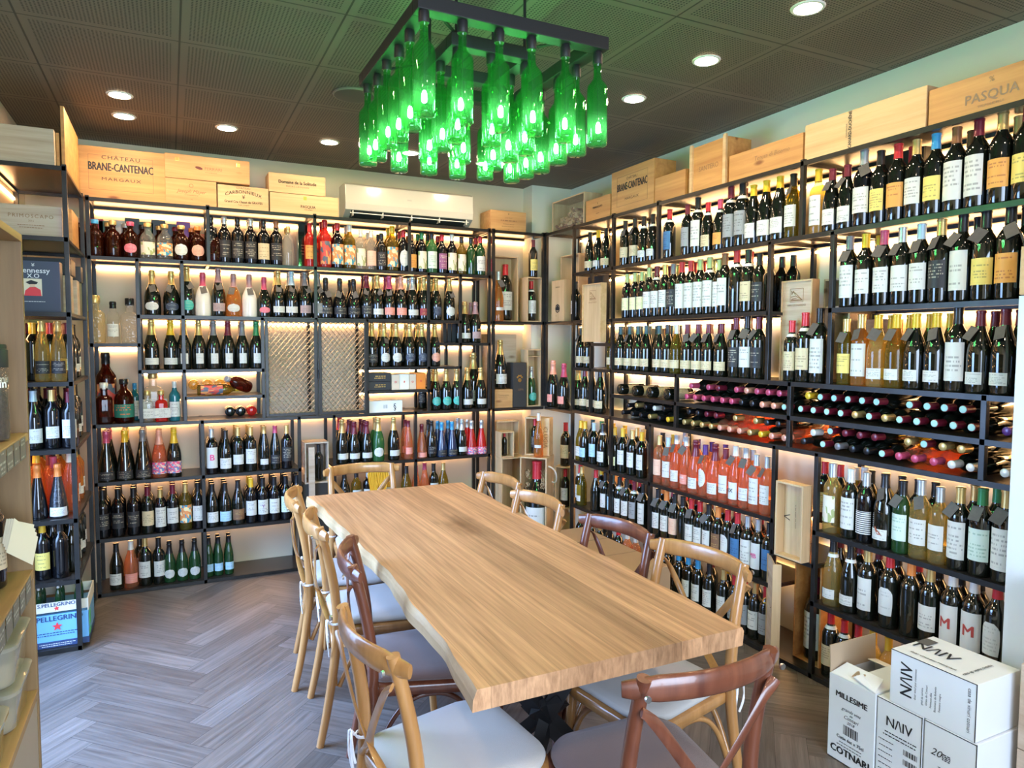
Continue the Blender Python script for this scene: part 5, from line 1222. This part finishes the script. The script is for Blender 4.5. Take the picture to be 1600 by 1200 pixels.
open_crate('tall open crate standing on the large floor crate, dark bottle inside', q[0], q[1], QH+.002, .125, .285, .11, rz=CQ, group=None)
q = loc_in(QX, QY, CQ, -.03, .14)
bottle('b', 'd', 'r', 'K', (q[0], q[1], QH+.012), CQ, 'dark bottle with red wax top inside the crate on the large crate', s=.86)
q = loc_in(QX, QY, CQ, .067, .085)
crate('wooden_box', 'narrow pine plank box with vertical brown capitals above the large crate', 'box', q[0], q[1], QH+.002, .062, .285, .10, M_PINE2, CQ, [('CLUGIA', .045, 0, .14, dict(rotz=R_(-90), bold=.0006))], M_INKL)
q = loc_in(QX, QY, CQ, .028, .040)
bottle('r', 'a', 's', 'i', (q[0], q[1], QH+.001), CQ, 'tall peach rosé bottle with silver cap standing on the large floor crate', s=.95, name='rose_wine_bottle')
open_crate('small open box with a red-capped bottle on the left floor crate', 2.335, 4.83, .702, .115, .20, .10, rz=0, group=None)
bottle('b', 'd', 'r', 'n', (2.335, 4.885, .712), 0, 'small dark bottle with red cap inside the small open box', s=.6)
open_crate('wide open pine crate behind the small open box on the floor crate', 2.395, 4.945, .702, .20, .27, .10, rz=0, group=None)
open_crate('upright open box holding a bottle beside the right rack post', 2.725, 4.645, 0, .13, .63, .12, rz=R_(-50), group=None, shelf=.30)
q = loc_in(2.725, 4.645, R_(-50), 0, .058)
bottle('b', 'd', 'r', 'w', (q[0], q[1], .307), R_(-60), 'dark bottle with red cap and white label inside the upright box by the post', s=.98)
bottle('b', 'd', 'r', 'c', (q[0], q[1], .632), R_(-60), 'dark bottle with broad cream label standing on the upright box by the post', s=1.12)
# gap between the two lower blocks
open_crate('pale open box stacked above a dark bottle between the two lower blocks', .912, 4.955, .60, .165, .29, .15, m=M_PINEG, rz=0, group=None)
t = thing('wooden_board', 'pale upright plank leaning beside the stacked open boxes', 'board', (.872, 4.925, 0), 0)
part('board_panel', MB().box(-.02, .02, 0, .02, 0, .86), M_PINEG, t, bevel=.002)
crate('wooden_box', 'dark wooden box carrying the pale open box near the far chair', 'box', .912, 4.955, 0, .20, .60, .2, mat('dark_box', (.03, .025, .022), .6), 0)
bottle('b', 'd', 'k', 'n', (.935, 5.01, .61), 0, 'short dark bottle inside the pale open box between lower blocks', s=.85)

# ---- right wall
row('r', 2.108, '922:gdkC 935:gdyi 947:gdkC', 'top right shelf, first bay', d=.10)
row('r', 2.108, '977:bdkC#+1 992:bdkC# 1006:gdki!*100+1 1020:gdki!*100', 'top right shelf, second bay', d=.055)
row('r', 2.108, '1046:bdrB! 1074:bdbG 1090:bdkW!*108 1106:gdrc!*95 1125:gdpA!*95+1 1142:bdbG!*112+1 1159:bdkG!*115', 'top right shelf, third bay', d=.055)
row('r', 2.108, '1177:gdyw*105+1 1197:gdyw*107+1 1218:gdyw*108+1 1238:bykw#*105', 'top right shelf, yellow capped', d=.055)
row('r', 2.108, '1267:bwyW*102 1292:gdbw#*98+1 1313:gdbw#*98 1345:bksw#*112 1378:bdky*105 1406:bdrA*108+1 1435:bdgw*107 1461:bduy*108 1489:bdBW*109+1 1521:bdbW*112 1554:bdgA*112+1 1589:bdby*116', 'top right shelf, nearest bay', d=.055, lo=-2.40)
row('r', 1.757, '980:bklY*98+1 992:bklY*98+1 1004:bklY*98+1 1016:bdlw*105 1028:bdbw!*105+1 1041:bdgw*106+1 1053:bdGK*105 1065:bdrW*106+1 1079:bdrW*106+1 1092:bdlW*106+1 1106:bdlW!*107+1 1118:blnW*100'.replace('blnW', 'bdlW'), 'second right shelf, left part', d=.05)
row('r', 1.757, '1132:bdBW*110 1151:bdrn!*112+1 1170:bdkc!*110 1184:bdkK*100', 'second right shelf, middle part', d=.05)
row('r', 1.757, '1205:bdkn*100 1221:bdkn*100 1238:bdkn*100', 'second right shelf, behind the tall box', d=.24)
row('r', 1.757, '1316:bdGW#*107 1348:bdyw*107+1 1380:bdpw#*108 1412:bdsw#*108 1443:bdLw#*109 1476:bdgK#*111 1508:bdkW#*112+1 1538:bdky#*113 1567:bdkA#*115+1 1598:bdkW', 'second right shelf, nearest bay', d=.055, lo=-2.22)
row('r', 1.408, '908:gdkC# 920:gdkC', 'third right shelf, corner end, below hanging box', d=.07)
row('r', 1.408, '957:gykC+1 970:gdtC+1 984:gdtC#+1 997:gdtC+1 1010:gdtC#+1 1030:gdtC+1 1043:gdkC+1 1057:gysC+1 1074:gdbC#+1 1091:gdbC#+1 1107:gdbC#+1 1127:gdbC#+1', 'third right shelf, cream labels', d=.055)
row('r', 1.408, '1150:bdbK#*108+1 1168:bdkw#*110 1184:bdbK#*108', 'third right shelf, by the post', d=.055)
row('r', 1.408, '1237:bdrc!*100 1257:bdrc!*112 1280:bdkW#*118', 'third right shelf, before the tall box', d=.055)
row('r', 1.408, '1316:bygy#*100 1345:bagW#*106 1370:gwyi#*105+1 1397:gyyi#*105+1 1428:gdyi#*105+1 1459:gdyi#*105+1 1490:bdkW*110 1522:gdbi#*106+1 1557:gdbi#*107+1 1588:gdbi#*107', 'third right shelf, nearest bay', d=.055, lo=-2.22)
row('r', 1.088, '903:cdgC 914:gdbC*105 925:gdkC*105', 'corner end of right rack, middle shelf', d=.075)
row('r', 1.088, '938:gdkC*108', 'corner end of right rack, beside the lying bottles', d=.06)
row('r', .712, '901:gyyw 914:gdyu 928:bdLu# 942:gdkw!*103 960:gdyY# 973:bdyw# 988:bdgw#+1 1003:bdyw#', 'fourth right shelf, first bay', d=.055)
row('r', .712, '926:bdtn 940:bdnn 958:bdyn 976:bdyn 995:bdgn', 'fourth right shelf, first bay back row', d=.16)
row('r', .712, '1030:bogH 1044:boLw# 1057:wosw# 1072:wosq# 1087:cobw 1104:bovo# 1119:cobw 1129:bobw 1149:wowP# 1166:wosw# 1182:bosW# 1197:bosw#', 'fourth right shelf, rosé bay', d=.05, texts={1149.0: ('EX', .03, (.03, .03, .04)), 1072.0: ('RIVA', .016, (.8, .8, .8))})
row('r', .712, '1035:bdkn 1052:boyn 1070:wosn 1090:bovn 1112:bovn 1133:bovn 1155:bosn 1176:bosn', 'fourth right shelf, rosé bay back row', d=.16)
row('r', .552, '1222:bosw 1238:bosn 1256:bosn', 'short shelf between posts, behind upright box', d=.24)
row('r', .373, '898:bdrw! 909:gygi*98 931:gdrn 946:bdkw# 957:bdtu 968:bdkw! 979:bdkw# 991:bdbG! 1005:bdkW#', 'fifth right shelf, first bay', d=.055)
row('r', .373, '940:bdyn 955:bdrn 970:bdrn 985:bdrn 1000:bdrn', 'fifth right shelf, first bay back row', d=.16)
row('r', .373, '1028:bdkw# 1041:bdow# 1055:bdkH# 1069:bdkn 1082:bdrw# 1096:bdrw 1109:bdkw# 1121:bdoD 1136:bdrS 1152:bdrB# 1167:bdsW 1180:bdsP 1195:bdkB', 'fifth right shelf, second bay', d=.05, texts={1180.0: ('MB', .035, (.75, .12, .3))})
row('r', .373, '1035:bdon 1052:bdpn 1070:bdrn 1088:bdrn 1110:bdbn 1130:bdon 1150:bdrn 1170:bdsn 1188:bdrn', 'fifth right shelf, second bay back row', d=.16)
row('r', .022, '901:bkyw*90 912:bksw*90 925:bkgc*90 937:bkgc*90 952:bdkn 966:bdrw 980:bowc 993:bowc', 'bottom right shelf, first bay', d=.06)
row('r', .022, '1022:bdkw 1040:bdkw 1060:bdun 1075:bduw 1090:bduw 1108:bdkw 1130:bdgw 1148:bdrG 1163:bdrG 1180:bdgw 1196:bdrG', 'bottom right shelf, second bay', d=.07)
row('r', .022, '1045:bdkn 1066:bdkn 1088:bdkn 1112:bdbn 1136:bdyn 1158:bdkn 1182:bdkn', 'bottom right shelf, second bay back row', d=.17)
row('r', .715, '1300:bwsF*108 1329:bdwW*105+1 1352:bksZ*104+0 1385:gdki#*108 1417:bnkE#*102 1445:bwsw#*108 1468:bwsw*103 1491:bdgW#*108+1 1526:bdnE#*112+1 1561:bdgW#*115', 'near lower right shelf, first level', d=.055, lo=-2.27)
row('r', .715, '1288:bdrw 1312:bdrn 1340:bywn 1362:bdkn 1384:bwgn 1408:bdkn 1432:bdkn 1455:bdkn', 'near lower right shelf, back row', d=.18)
row('r', .373, '1301:gwki!*104 1328:gdki!*104 1355:bdgW*106 1389:bdrS*108 1422:bdon*106 1452:bdgw*106 1489:bdwP*110 1519:bdwP*110 1555:bdrS*112', 'near lower right shelf, second level', d=.06, lo=-2.27, texts={1489.0: ('M', .055, (.45, .06, .05)), 1519.0: ('M', .055, (.45, .06, .05))})
row('r', .373, '1312:gdbn 1342:bdbn 1372:bdbn 1402:bdkn 1434:bdrn 1466:bdkn 1500:bdkn 1530:bdkn', 'near lower right shelf, second level back row', d=.18)
row('r', .022, '1287:bdrc!*104 1312:bdrw!*98 1334:bdrn 1360:bwyn 1378:bwyn 1396:bwsn 1412:bwyn 1432:bwyn', 'near lower right shelf, bottom level', d=.075, lo=-2.27)
bottle('b', 'n', 's', 'n', (2.36, 1.69, .008), RZ, 'green bottle standing inside the open white carton', s=1.05)
bottle('b', 'd', 's', 'n', (2.45, 1.735, .008), RZ, 'dark bottle standing at the back inside the open white carton', s=1.0)
# bird picture on one label
bird = [o for o in bpy.data.objects if 'fourth from left, near lower right shelf, first' in o.get('label', '')][0]
lb = [c for c in bird.children if c.name.startswith('paper_label')][0]
mb = MB(); R = .0408+.0012
pts = [(-.016, .022), (-.010, .026), (-.002, .014), (.008, .006), (.018, -.010), (.010, -.004), (.0, -.006), (-.008, .006)]
mb.add([(math.sin(x/R)*R, -math.cos(x/R)*R, z+.062) for x, z in pts], [tuple(range(len(pts)))])
link('bird_emblem', mb.mesh('bird_emblem', mat('bird_print', (.35, .09, .04), .6)), lb)

# tall open boxes on the right wall
def boxlogo(z0, w_):
    return [('SAN LEONARDO', .0, 0, 0)]
t = open_crate('tall pale box open to the front between the posts of the right rack', 2.88, 2.335, 1.41, .15, .50, .14, m=M_PINEG, rz=RZ, group=None, shelf=.36)
t = thing('engraved_wine_box', 'tall pinkish box lid with engraved mountain drawing, third right shelf', 'crate lid', (2.80, 2.505, 1.41), RZ)
part('lid_panel', MB().box(-.088, .088, .004, .012, 0, .50), M_PINEG, t)
part('lid_edge', MB().box(-.095, -.088, 0, .05, 0, .50).box(.088, .095, 0, .05, 0, .50).box(-.088, .088, 0, .05, .492, .50), M_PINEV, t)
def mountain(mb, z, s=1):
    def ln(a, b, w_=.0012):
        dx, dz = b[0]-a[0], b[1]-a[1]; l = math.hypot(dx, dz); nx, nz = -dz/l*w_, dx/l*w_
        mb.add([((a[0]+nx)*s, .0028, z+(a[1]+nz)*s), ((b[0]+nx)*s, .0028, z+(b[1]+nz)*s), ((b[0]-nx)*s, .0028, z+(b[1]-nz)*s), ((a[0]-nx)*s, .0028, z+(a[1]-nz)*s)], [(0, 1, 2, 3)])
    F_ = [(-.04, -.033), (.04, -.033), (.04, .033), (-.04, .033)]
    for i in range(4): ln(F_[i], F_[(i+1) % 4])
    for a, b in (((-.034, .02), (-.01, .012)), ((-.01, .012), (.036, -.026)), ((-.034, .024), (-.03, .004)), ((-.03, .004), (-.02, .022)), ((-.02, .022), (-.008, .0)), ((-.036, -.008), (-.004, -.004)), ((-.004, -.004), (.03, -.022)), ((-.036, -.026), (.036, -.026)), ((-.036, -.022), (.030, -.024)), ((-.03, -.018), (.0, -.014))): ln(a, b, .0016)
mb = MB(); mountain(mb, .425); add_text(mb, 'SAN LEONARDO', .015, 0, .0028, .375); part('lettering', mb, M_INKL, t)
mb = MB()
for z in (.06, .44): mb.box(-.105, -.095, .01, .03, z-.012, z+.012)
part('hinge', mb, M_BRASS, t, bevel=.002)
# hanging open box in front of the rack
t = thing('engraved_wine_box', 'pale yellow open box with engraved mountain drawing hung in front of the right rack', 'crate lid', (2.655, 4.155, 1.60), RZ)
part('lid_panel', MB().box(-.115, .115, .012, .020, 0, .405), M_PINEV, t)
part('lid_edge', MB().box(-.122, -.115, 0, .045, 0, .405).box(.115, .122, 0, .045, 0, .405).box(-.115, .115, 0, .045, .398, .405).box(-.115, .115, 0, .045, 0, .007), M_PINE2, t)
mb = MB()
vs0 = len(mb.v); mountain(mb, .325); add_text(mb, 'SAN LEONARDO', .014, 0, .0028, .275); mb.v = [(x, y+.0080, z) for x, y, z in mb.v]
part('lettering', mb, M_INKL, t)
mb = MB(); mb.box(-.130, -.122, .01, .03, .10, .125).box(-.130, -.122, .01, .03, .34, .365); part('hinge', mb, M_BRASS, t)
crate('gift_box', 'black flat case standing behind the hanging pale box', 'box', 2.80, 4.33, 1.757, .20, .32, .05, BB, RZ, [('#', .08, 0, -.0012, .16, 2, .012, .003, 3)], M_INKL)
crate('wooden_box', 'small pine box left of the three cream-label bottles, top right shelf', 'box', 2.87, 4.41, 2.11, .12, .22, .1, M_PINE2, RZ)
crate('wooden_box', 'pine box at the back of second right shelf, left end', 'box', 2.90, 3.93, 1.76, .09, .28, .10, M_PINE, RZ)
crate('wooden_box', 'orange pine box behind the cream-label bottles, third right shelf', 'box', 2.935, 3.80, 1.41, .20, .28, .07, M_PINE3, RZ) 
crate('wooden_box', 'orange stamped box at the back of third right shelf, near bay', 'box', 2.93, 2.15, 1.41, .14, .30, .08, M_PINE3, RZ, [('#', .08, 0, -.0012, .25, 3, .012, .003, 3)])
crate('gift_box', 'black gift carton behind the dark bottles on the top right shelf, near bay', 'box', 2.87, 2.02, 2.11, .20, .32, .12, BB, RZ)
crate('wooden_box', 'pine box at the back of fifth right shelf', 'box', 2.93, 4.32, .375, .12, .29, .08, M_PINE, RZ)
# upright boxes between the posts
t = open_crate('narrow pale box standing on the short shelf between two posts', 2.665, 2.393, .554, .165, .37, .06, m=M_PINEV, rz=RZ, group=None, texts=[('Λ', .05, -.05, .19, dict(rotz=R_(90))), ('- -- ---- -- ----', .022, .0, .20, dict(rotz=R_(-90))), ('--- -- - ----', .018, .035, .2, dict(rotz=R_(-90)))])
t = thing('engraved_wine_box', 'pale box lid standing open on the floor shelf between two posts', 'crate lid', (2.665, 2.50, .024), R_(-128))
part('lid_panel', MB().box(-.085, .085, .004, .012, 0, .50), M_PINEG, t); part('lid_edge', MB().box(-.092, -.085, 0, .04, 0, .50).box(.085, .092, 0, .04, 0, .50), M_PINEV, t)
mb = MB(); add_text(mb, '- --- -- - ----', .022, 0, .0028, .24, rotz=R_(90)); add_text(mb, 'Λ', .05, .04, .0028, .26, rotz=R_(90)); part('lettering', mb, M_INKL, t)
mb = MB(); mb.sweep([(-.095, .01, .26), (-.108, .0, .262), (-.112, -.01, .25), (-.10, -.012, .24), (-.095, 0, .24)], .003, n=6); part('clasp', mb, M_BRASS, t)
open_crate('reddish open box with a tall dark bottle, floor level between two posts', 2.79, 2.375, .024, .16, .51, .16, m=M_PINE3, rz=RZ, group=None)
bottle('b', 'd', 'b', 'W', (2.85, 2.375, .034), RZ, 'tall dark bottle with white label inside the reddish floor-level box', s=1.35, name='magnum_bottle')

# ---- lying bottles in the wine cradle shelves of the right rack
DISC = MB().lathe([(.0142, .2995), (.0145, .303), (.012, .304)], 16).mesh('capsule_top', mat('turquoise_disc', (.38, .66, .62), .5))
def lie(text, z, y_hi, y_lo, where, r_=.0372, layer2='', tip=2.725, base_out=False):
    def parse(tx): 
        out = []
        for tk in tx.split():
            px, code = tk.split(':'); out.append((float(px), code))
        return out
    A = parse(text); Y = [-along_y(px, tip, z+.04) for px, _ in A]
    Y = relax(Y, [r_*1.01]*len(A), -y_hi, -y_lo); Y = [-y for y in Y]
    def put(y, zz, code, lab, grp):
        T = code[0]; G = code[1]; C = code[2]; L = code[3]; tipd = C in 'L'
        if tipd: C = 'b'
        ang = rb.uniform(-.012, .012)
        if base_out: loc, rot = (2.73, y, zz), (0, R_(90), ang)
        else: loc, rot = (3.03, y, zz), (0, R_(-90), ang)
        bt = bottle(T, G, C, L, loc, 0, lab.replace('light blue cap', 'pale turquoise cap top'), group=grp, rot=rot, name=('rose_wine_bottle' if G == 'o' else 'cellared_wine_bottle'), s=.97 if T == 'b' else .90)
        if tipd: link('capsule_top', DISC, bt)
    g = 'bottles lying in the right rack, '+where
    word = 'base' if base_out else 'neck'
    for i, (y, (_, c)) in enumerate(zip(Y, A)):
        put(y, z+r_+.001, c, fit([f"{GLASS[c[1]][0]} lying bottle", CAPS[c[2]][0]+' cap'], f"{ordn(i+1)} from left, {where}, lower layer"), g)
    if layer2:
        B_ = parse(layer2); mids = [((Y[i]+Y[i+1])/2, (Y[i]-Y[i+1])/2) for i in range(len(Y)-1)]; used = {}
        for px, c in B_:
            y = along_y(px, tip, z+.10)
            ks = sorted(range(len(mids)), key=lambda k: abs(mids[k][0]-y))
            for k in ks:
                if k not in used: used[k] = c; break
        for j, k in enumerate(sorted(used)):
            c = used[k]; ym, hg = mids[k]; dz = math.sqrt(max(.0, (2*r_)**2-hg**2)) if hg < 2*r_ else 0
            if dz < .02: continue
            put(ym, z+r_+.002+dz, c, fit([f"{GLASS[c[1]][0]} lying bottle", CAPS[c[2]][0]+' cap'], f"{ordn(j+1)} from left, {where}, upper layer"), g)
lie('967:bdkc 990:bdkc 1013:bdkc 1040:bdkc', 1.242, 3.965, 3.32, 'upper left cradle', base_out=True)
lie('970:bdkw 985:bdkw 998:bdkn 1012:bdgn 1027:bdkn 1040:bdyn', 1.088, 3.965, 3.32, 'lower left cradle', layer2='978:bdkn 992:bdgn 1005:bdkn 1020:bdwn 1034:bdkn')
lie('1074:bdpn 1089:bdpn 1102:bdpn 1116:bdpn 1131:bdpn 1147:bdpn 1164:bdkn 1179:bdkn 1195:bdqn 1212:bdqn 1226:bdLn', 1.242, 3.29, 2.467, 'upper middle cradle', layer2='1077:bdpn 1097:bdpn 1125:bdbn 1152:bdpn 1167:bdqn 1189:bdpn 1207:bdpn 1226:bdpn')
lie('1064:bdgn 1073:bdgn 1086:bdgn 1106:bogn 1122:boqn 1140:boqn 1159:boqn 1175:bogn 1190:bdyn 1210:boqn 1226:boqn', 1.088, 3.29, 2.467, 'lower middle cradle', layer2='1070:bdkn 1085:bdkn 1104:bdbn 1122:bdbn 1150:bogn 1172:bogn 1200:bdkn 1218:bdkn')
lie('1250:bdLn 1268:bdLn 1285:bdLn 1308:bdLn 1332:bdgn 1355:bdLn 1380:bdgn 1405:bdLn 1435:bdLn 1460:bdLn 1489:bdLn 1519:bdLn', 1.242, 2.437, 1.56, 'upper near cradle',
    layer2='1258:bdyn 1275:bdLn 1296:bdLn 1320:bdLn 1343:bdLn 1368:bdLn 1422:bdLn 1450:bdLn 1477:bdLn 1508:bdLn')
lie('1252:bdkn 1287:bdLn 1307:bdGn 1330:bdkn 1355:bdkn 1382:bdLn 1412:bopn 1440:bopn 1465:bopn 1492:bdwn 1518:bdwn', 1.088, 2.437, 1.56, 'lower near cradle',
    layer2='1268:bowc 1302:bdLn 1322:bdbn 1342:bdbn 1372:bdbn 1427:bygn 1457:bygn 1488:bdgn 1510:bdLn')
lie('1568:bdvn', 1.242, 1.53, 1.437, 'upper end cradle')
lie('1568:bdwn', 1.088, 1.53, 1.437, 'lower end cradle')

# ---- left rack against the left wall (front plane y = 4.13)
def lrow(z, text, where, d=.07): row('x', z, text, where, d=d, group='bottles, '+where)
for z, front, second, where in (
  (1.386, '70:wwgK*94 88:wwgK*94', '60:bdyn 78:bdrn 98:bdbi', 'left rack, gold-foil level'),
  (1.044, '63:gkLw 81:bkgi*100 100:bkbw*96', '68:bdkn 84:bdbn 100:bdrn', 'left rack, white-label level'),
  (.687, '60:fkon*88 90:fTow*88', '68:wayn 84:bopn 102:wown*98', 'left rack, orange-cap level'),
  (.371, '70:bkyy 92:bkkn', '66:gdkn 84:gdkn 100:gdkn', 'left rack, yellow-label level')):
    lrow(z, front, where); lrow(z, second, where+' second row', d=.17)
    for k, dd in enumerate((.27, .38, .50, .60)):
        x = -.50
        G_ = 'a' if z < .7 and z > .6 and k > 1 else ('o' if z < .7 and z > .6 else 'd')
        for j, xx in enumerate((-.50, -.59, -.68)):
            bottle('b' if k % 2 else 'g', G_, ('b', 'k', 'g', 'k')[k], 'i' if j == 0 else 'n', (xx, 4.15+dd, z), R_(60), f"{GLASS[G_][0]} bottle, {('burgundy','black','gold','black')[k]} cap, {('right','middle','left')[j]} of {('third','fourth','fifth','sixth')[k]} row, {where}", group='bottles, '+where)
# mineral-water carrier on the floor shelf of the left rack
t = thing('bottle_carrier', 'blue and cream cardboard bottle carrier with a red star on the left rack base', 'carrier', (-.548, 4.165, .024), 0)
w_, h, d_ = .275, .235, .30
part('carton_body', MB().box(-w_/2, w_/2, 0, d_, 0, .17), mat('water_label_blue', (.16, .42, .72), .4), t, bevel=.003)
part('carton_rim', MB().box(-w_/2-.002, w_/2+.002, -.002, .004, .185, h).box(-w_/2-.002, w_/2+.002, d_-.004, d_+.002, .185, h).box(-w_/2-.002, -w_/2+.004, .004, d_-.004, .17, h).box(w_/2-.004, w_/2+.002, .004, d_-.004, .17, h), mat('carton_cream', (.66, .62, .50), .6), t)
part('carton_base_band', MB().box(-w_/2-.001, w_/2+.001, -.001, d_+.001, 0, .032), mat('navy_band', (.03, .06, .16), .5), t)
mb = MB(); add_text(mb, 'S.PELLEGRINO', .036, 0, -.002, .150, bold=.001); add_text(mb, 'S.PELLEGRINO', .026, 0, -.0032, .222, bold=.0008); add_lines(mb, .2, 0, -.0022, .075, 2, .012, .004, 2); part('lettering', mb, mat('navy_ink', (.02, .05, .15), .5), t)
mb = MB(); add_lines(mb, .16, 0, -.0022, .018, 2, .010, .003, 2); part('lettering', mb, M_WCARD, t)
mb = MB()
for cz, r in ((.108, .024), (.203, .014)):
    P = [((r if i % 2 == 0 else r*.42)*math.sin(i*math.pi/5), -.0035, cz+(r if i % 2 == 0 else r*.42)*math.cos(i*math.pi/5)) for i in range(10)]
    mb.add(P+[(0, -.0035, cz)], [(i, (i+1) % 10, 10) for i in range(10)])
part('red_star', mb, M_RED, t)
mb = MB(); mb.box(w_/2, w_/2+.0015, .03, .11, .03, .055).box(w_/2, w_/2+.0015, .04, .10, .075, .15); part('green_bottle_print', mb, mat('print_green', (.10, .55, .18), .5), t)
for i in range(3):
    for j in range(2):
        bottle('w', 'n', 'w', 'n', (-.548-.085+i*.085, 4.165+.07+j*.12, .196), 0, f"green water bottle with pale cap, {('left','middle','right')[i]} of the carrier's {('front','rear')[j]} row", s=.42, name='water_bottle')

# ---- wooden shop cabinet at the left edge
t = thing('display_cabinet', 'tall brown wooden display cabinet at the left edge of the picture', 'cabinet', (0, 0, 0))
x0, x1, y0, y1 = -.74, -.36, .35, 2.36
part('side_panel', MB().box(x0, x1, y1-.02, y1, 0, 1.87), M_CAB, t, bevel=.002)
part('side_panel', MB().box(x0, x1, y0, y0+.02, 0, 1.87), M_CAB, t, bevel=.002)
part('back_panel', MB().box(x0, x0+.012, y0+.02, y1-.02, 0, 1.87), M_CAB, t)
part('top_panel', MB().box(x0, x1, y0, y1, 1.87, 1.89), M_CABX, t, bevel=.002)
part('batten', MB().box(x0+.10, x0+.125, y1-.03, y1-.02, .62, 1.87), M_CABX, t)
M_TAGS = label_mat('tag_strip_print', (.16, .15, .14), (.5, .5, .48), .8, bands=5)
for z in (1.34, .95, .60):
    part('shelf', MB().box(x0+.012, x1, y0+.02, y1-.02, z-.022, z), M_CABX, t, bevel=.002)
    if z > .7:
        for k in range(9):
            yy = y1-.07-k*.085
            mb = MB(); mb.add([(x1+.001, yy, z-.062), (x1+.001, yy-.075, z-.062), (x1+.001, yy-.075, z-.004), (x1+.001, yy, z-.004), (x1, yy, z-.062), (x1, yy-.075, z-.062), (x1, yy-.075, z-.004), (x1, yy, z-.004)], [(0, 1, 2, 3), (4, 7, 6, 5), (0, 4, 5, 1), (2, 6, 7, 3)]); mb.uv = [(0, 0), (1, 0), (1, 1), (0, 1)]*2
            me = bpy.data.meshes.new('price_label'); me.from_pydata(mb.v, [], mb.f); me.materials.append(M_TAGS); ul = me.uv_layers.new(name='uv')
            for lp in me.loops: ul.data[lp.index].uv = mb.uv[lp.vertex_index]
            link('price_label', me, t)
part('door', MB().box(x1-.018, x1-.003, y0+.02, y1-.025, .02, .575), mat('beige_cabinet_door', (.40, .32, .24), .5), t, bevel=.002)
# tall clear jars
def jar(x, y, z, s, label, txt):
    t = thing('spice_jar', label, 'jar', (x, y, z), R_(35), 'tall jars on the upper cabinet shelf')
    part('jar_body', MB().lathe([(.036, 0), (.039, .004), (.039, .215), (.037, .22)], 24), clear_glass('jar_plastic', (.85, .82, .78), .06), t, smooth=40)
    part('contents', MB().lathe([(.034, .004), (.036, .008), (.035, .12), (.028, .135)], 18), mat('dark_peppercorns', (.06, .045, .035), .8, bump=1, bscale=160, var=.7, vscale=90), t, smooth=40)
    part('lid', MB().lathe([(.0405, .213), (.0405, .262), (.038, .266)], 24), M_BLACKINK, t, smooth=40)
    mb = MB(); add_text(mb, txt, .034, 0, 0, .165, bold=.0012, wrap=.0395); part('lettering', mb, M_PLASTIC, t)
    t.scale = (s, s, s)
jar(-.430, 2.285, 1.342, .92, 'tall clear jar with black lid, white lettering, farthest in the left cabinet', 'Primis')
jar(-.405, 2.165, 1.342, .88, 'tall clear jar with black lid, nearer one in the left cabinet', 'Vin')
for i, (x, y, c, nm) in enumerate(((-.43, 2.20, 'v', 'navy'), (-.47, 2.275, 'r', 'red'), (-.43, 2.09, 'v', 'navy'))):
    b = bottle('b', 'k', c, 'c', (x, y, .952), R_(50), f'dark bottle with {nm} cap on the middle shelf of the left cabinet, {("second","farthest","nearest")[i]}', s=.92, collar=True)
    if i == 0:
        mb = MB()
        for k in range(4): 
            a = .12*k; mb.add([(.01+k*.004, -.05-k*.004, .20-.0*k), (.085, -.06-k*.004, .165-k*.012), (.06, -.065-k*.004, .09-k*.012), (-.01, -.055-k*.004, .135-k*.008)]+[(.01+k*.004, -.052-k*.004, .20-.0*k), (.085, -.062-k*.004, .165-k*.012), (.06, -.067-k*.004, .09-k*.012), (-.01, -.057-k*.004, .135-k*.008)], [(0, 1, 2, 3), (4, 7, 6, 5), (0, 4, 5, 1), (2, 6, 7, 3)])
        part('booklet_tag', mb, mat('cream_booklet', (.62, .55, .40), .6), b)
def tub(x, y, z, label, h=.115, brown=False):
    t = thing('plastic_tub', label, 'plastic tub', (x, y, z), 0, 'clear plastic tubs on the low cabinet shelf')
    M_T = clear_glass('milky_plastic', (.82, .80, .70), .45)
    def rr(w_, d_, r_, n=5):
        o = []
        for cx, cy, a0 in ((w_/2-r_, d_/2-r_, 0), (-w_/2+r_, d_/2-r_, 90), (-w_/2+r_, -d_/2+r_, 180), (w_/2-r_, -d_/2+r_, 270)):
            o += [(cx+r_*math.cos(R_(a0+90*k/n)), cy+r_*math.sin(R_(a0+90*k/n))) for k in range(n+1)]
        return o
    mb = ring_stack(MB(), [(rr(.13, .18, .03), 0), (rr(.145, .20, .035), .01), (rr(.155, .215, .035), h-.012)]); part('tub_body', mb, M_T, t, smooth=50)
    part('tub_lid', ring_stack(MB(), [(rr(.17, .235, .035), h-.012), (rr(.172, .237, .035), h-.002), (rr(.165, .23, .035), h), (rr(.14, .20, .03), h+.001)]), M_T, t, smooth=50)
    part('tub_label', MB().box(-.045, .04, -.03, .06, h+.0012, h+.0022), M_TAGS if False else M_BLACKINK, t)
    part('contents', ring_stack(MB(), [(rr(.122, .17, .028), .004), (rr(.138, .19, .03), h*.55)]), mat('biscuits', (.42, .34, .2) if not brown else (.16, .05, .03), .8, bump=1, bscale=40), t)
tub(-.445, 2.18, .602, 'lower milky plastic tub at the far end of the low cabinet shelf')
tub(-.445, 2.18, .602+.118, 'upper milky plastic tub stacked at the far end of the low cabinet shelf')
tub(-.45, 1.90, .602, 'milky plastic tub with dark brown contents nearer on the low cabinet shelf', brown=True)
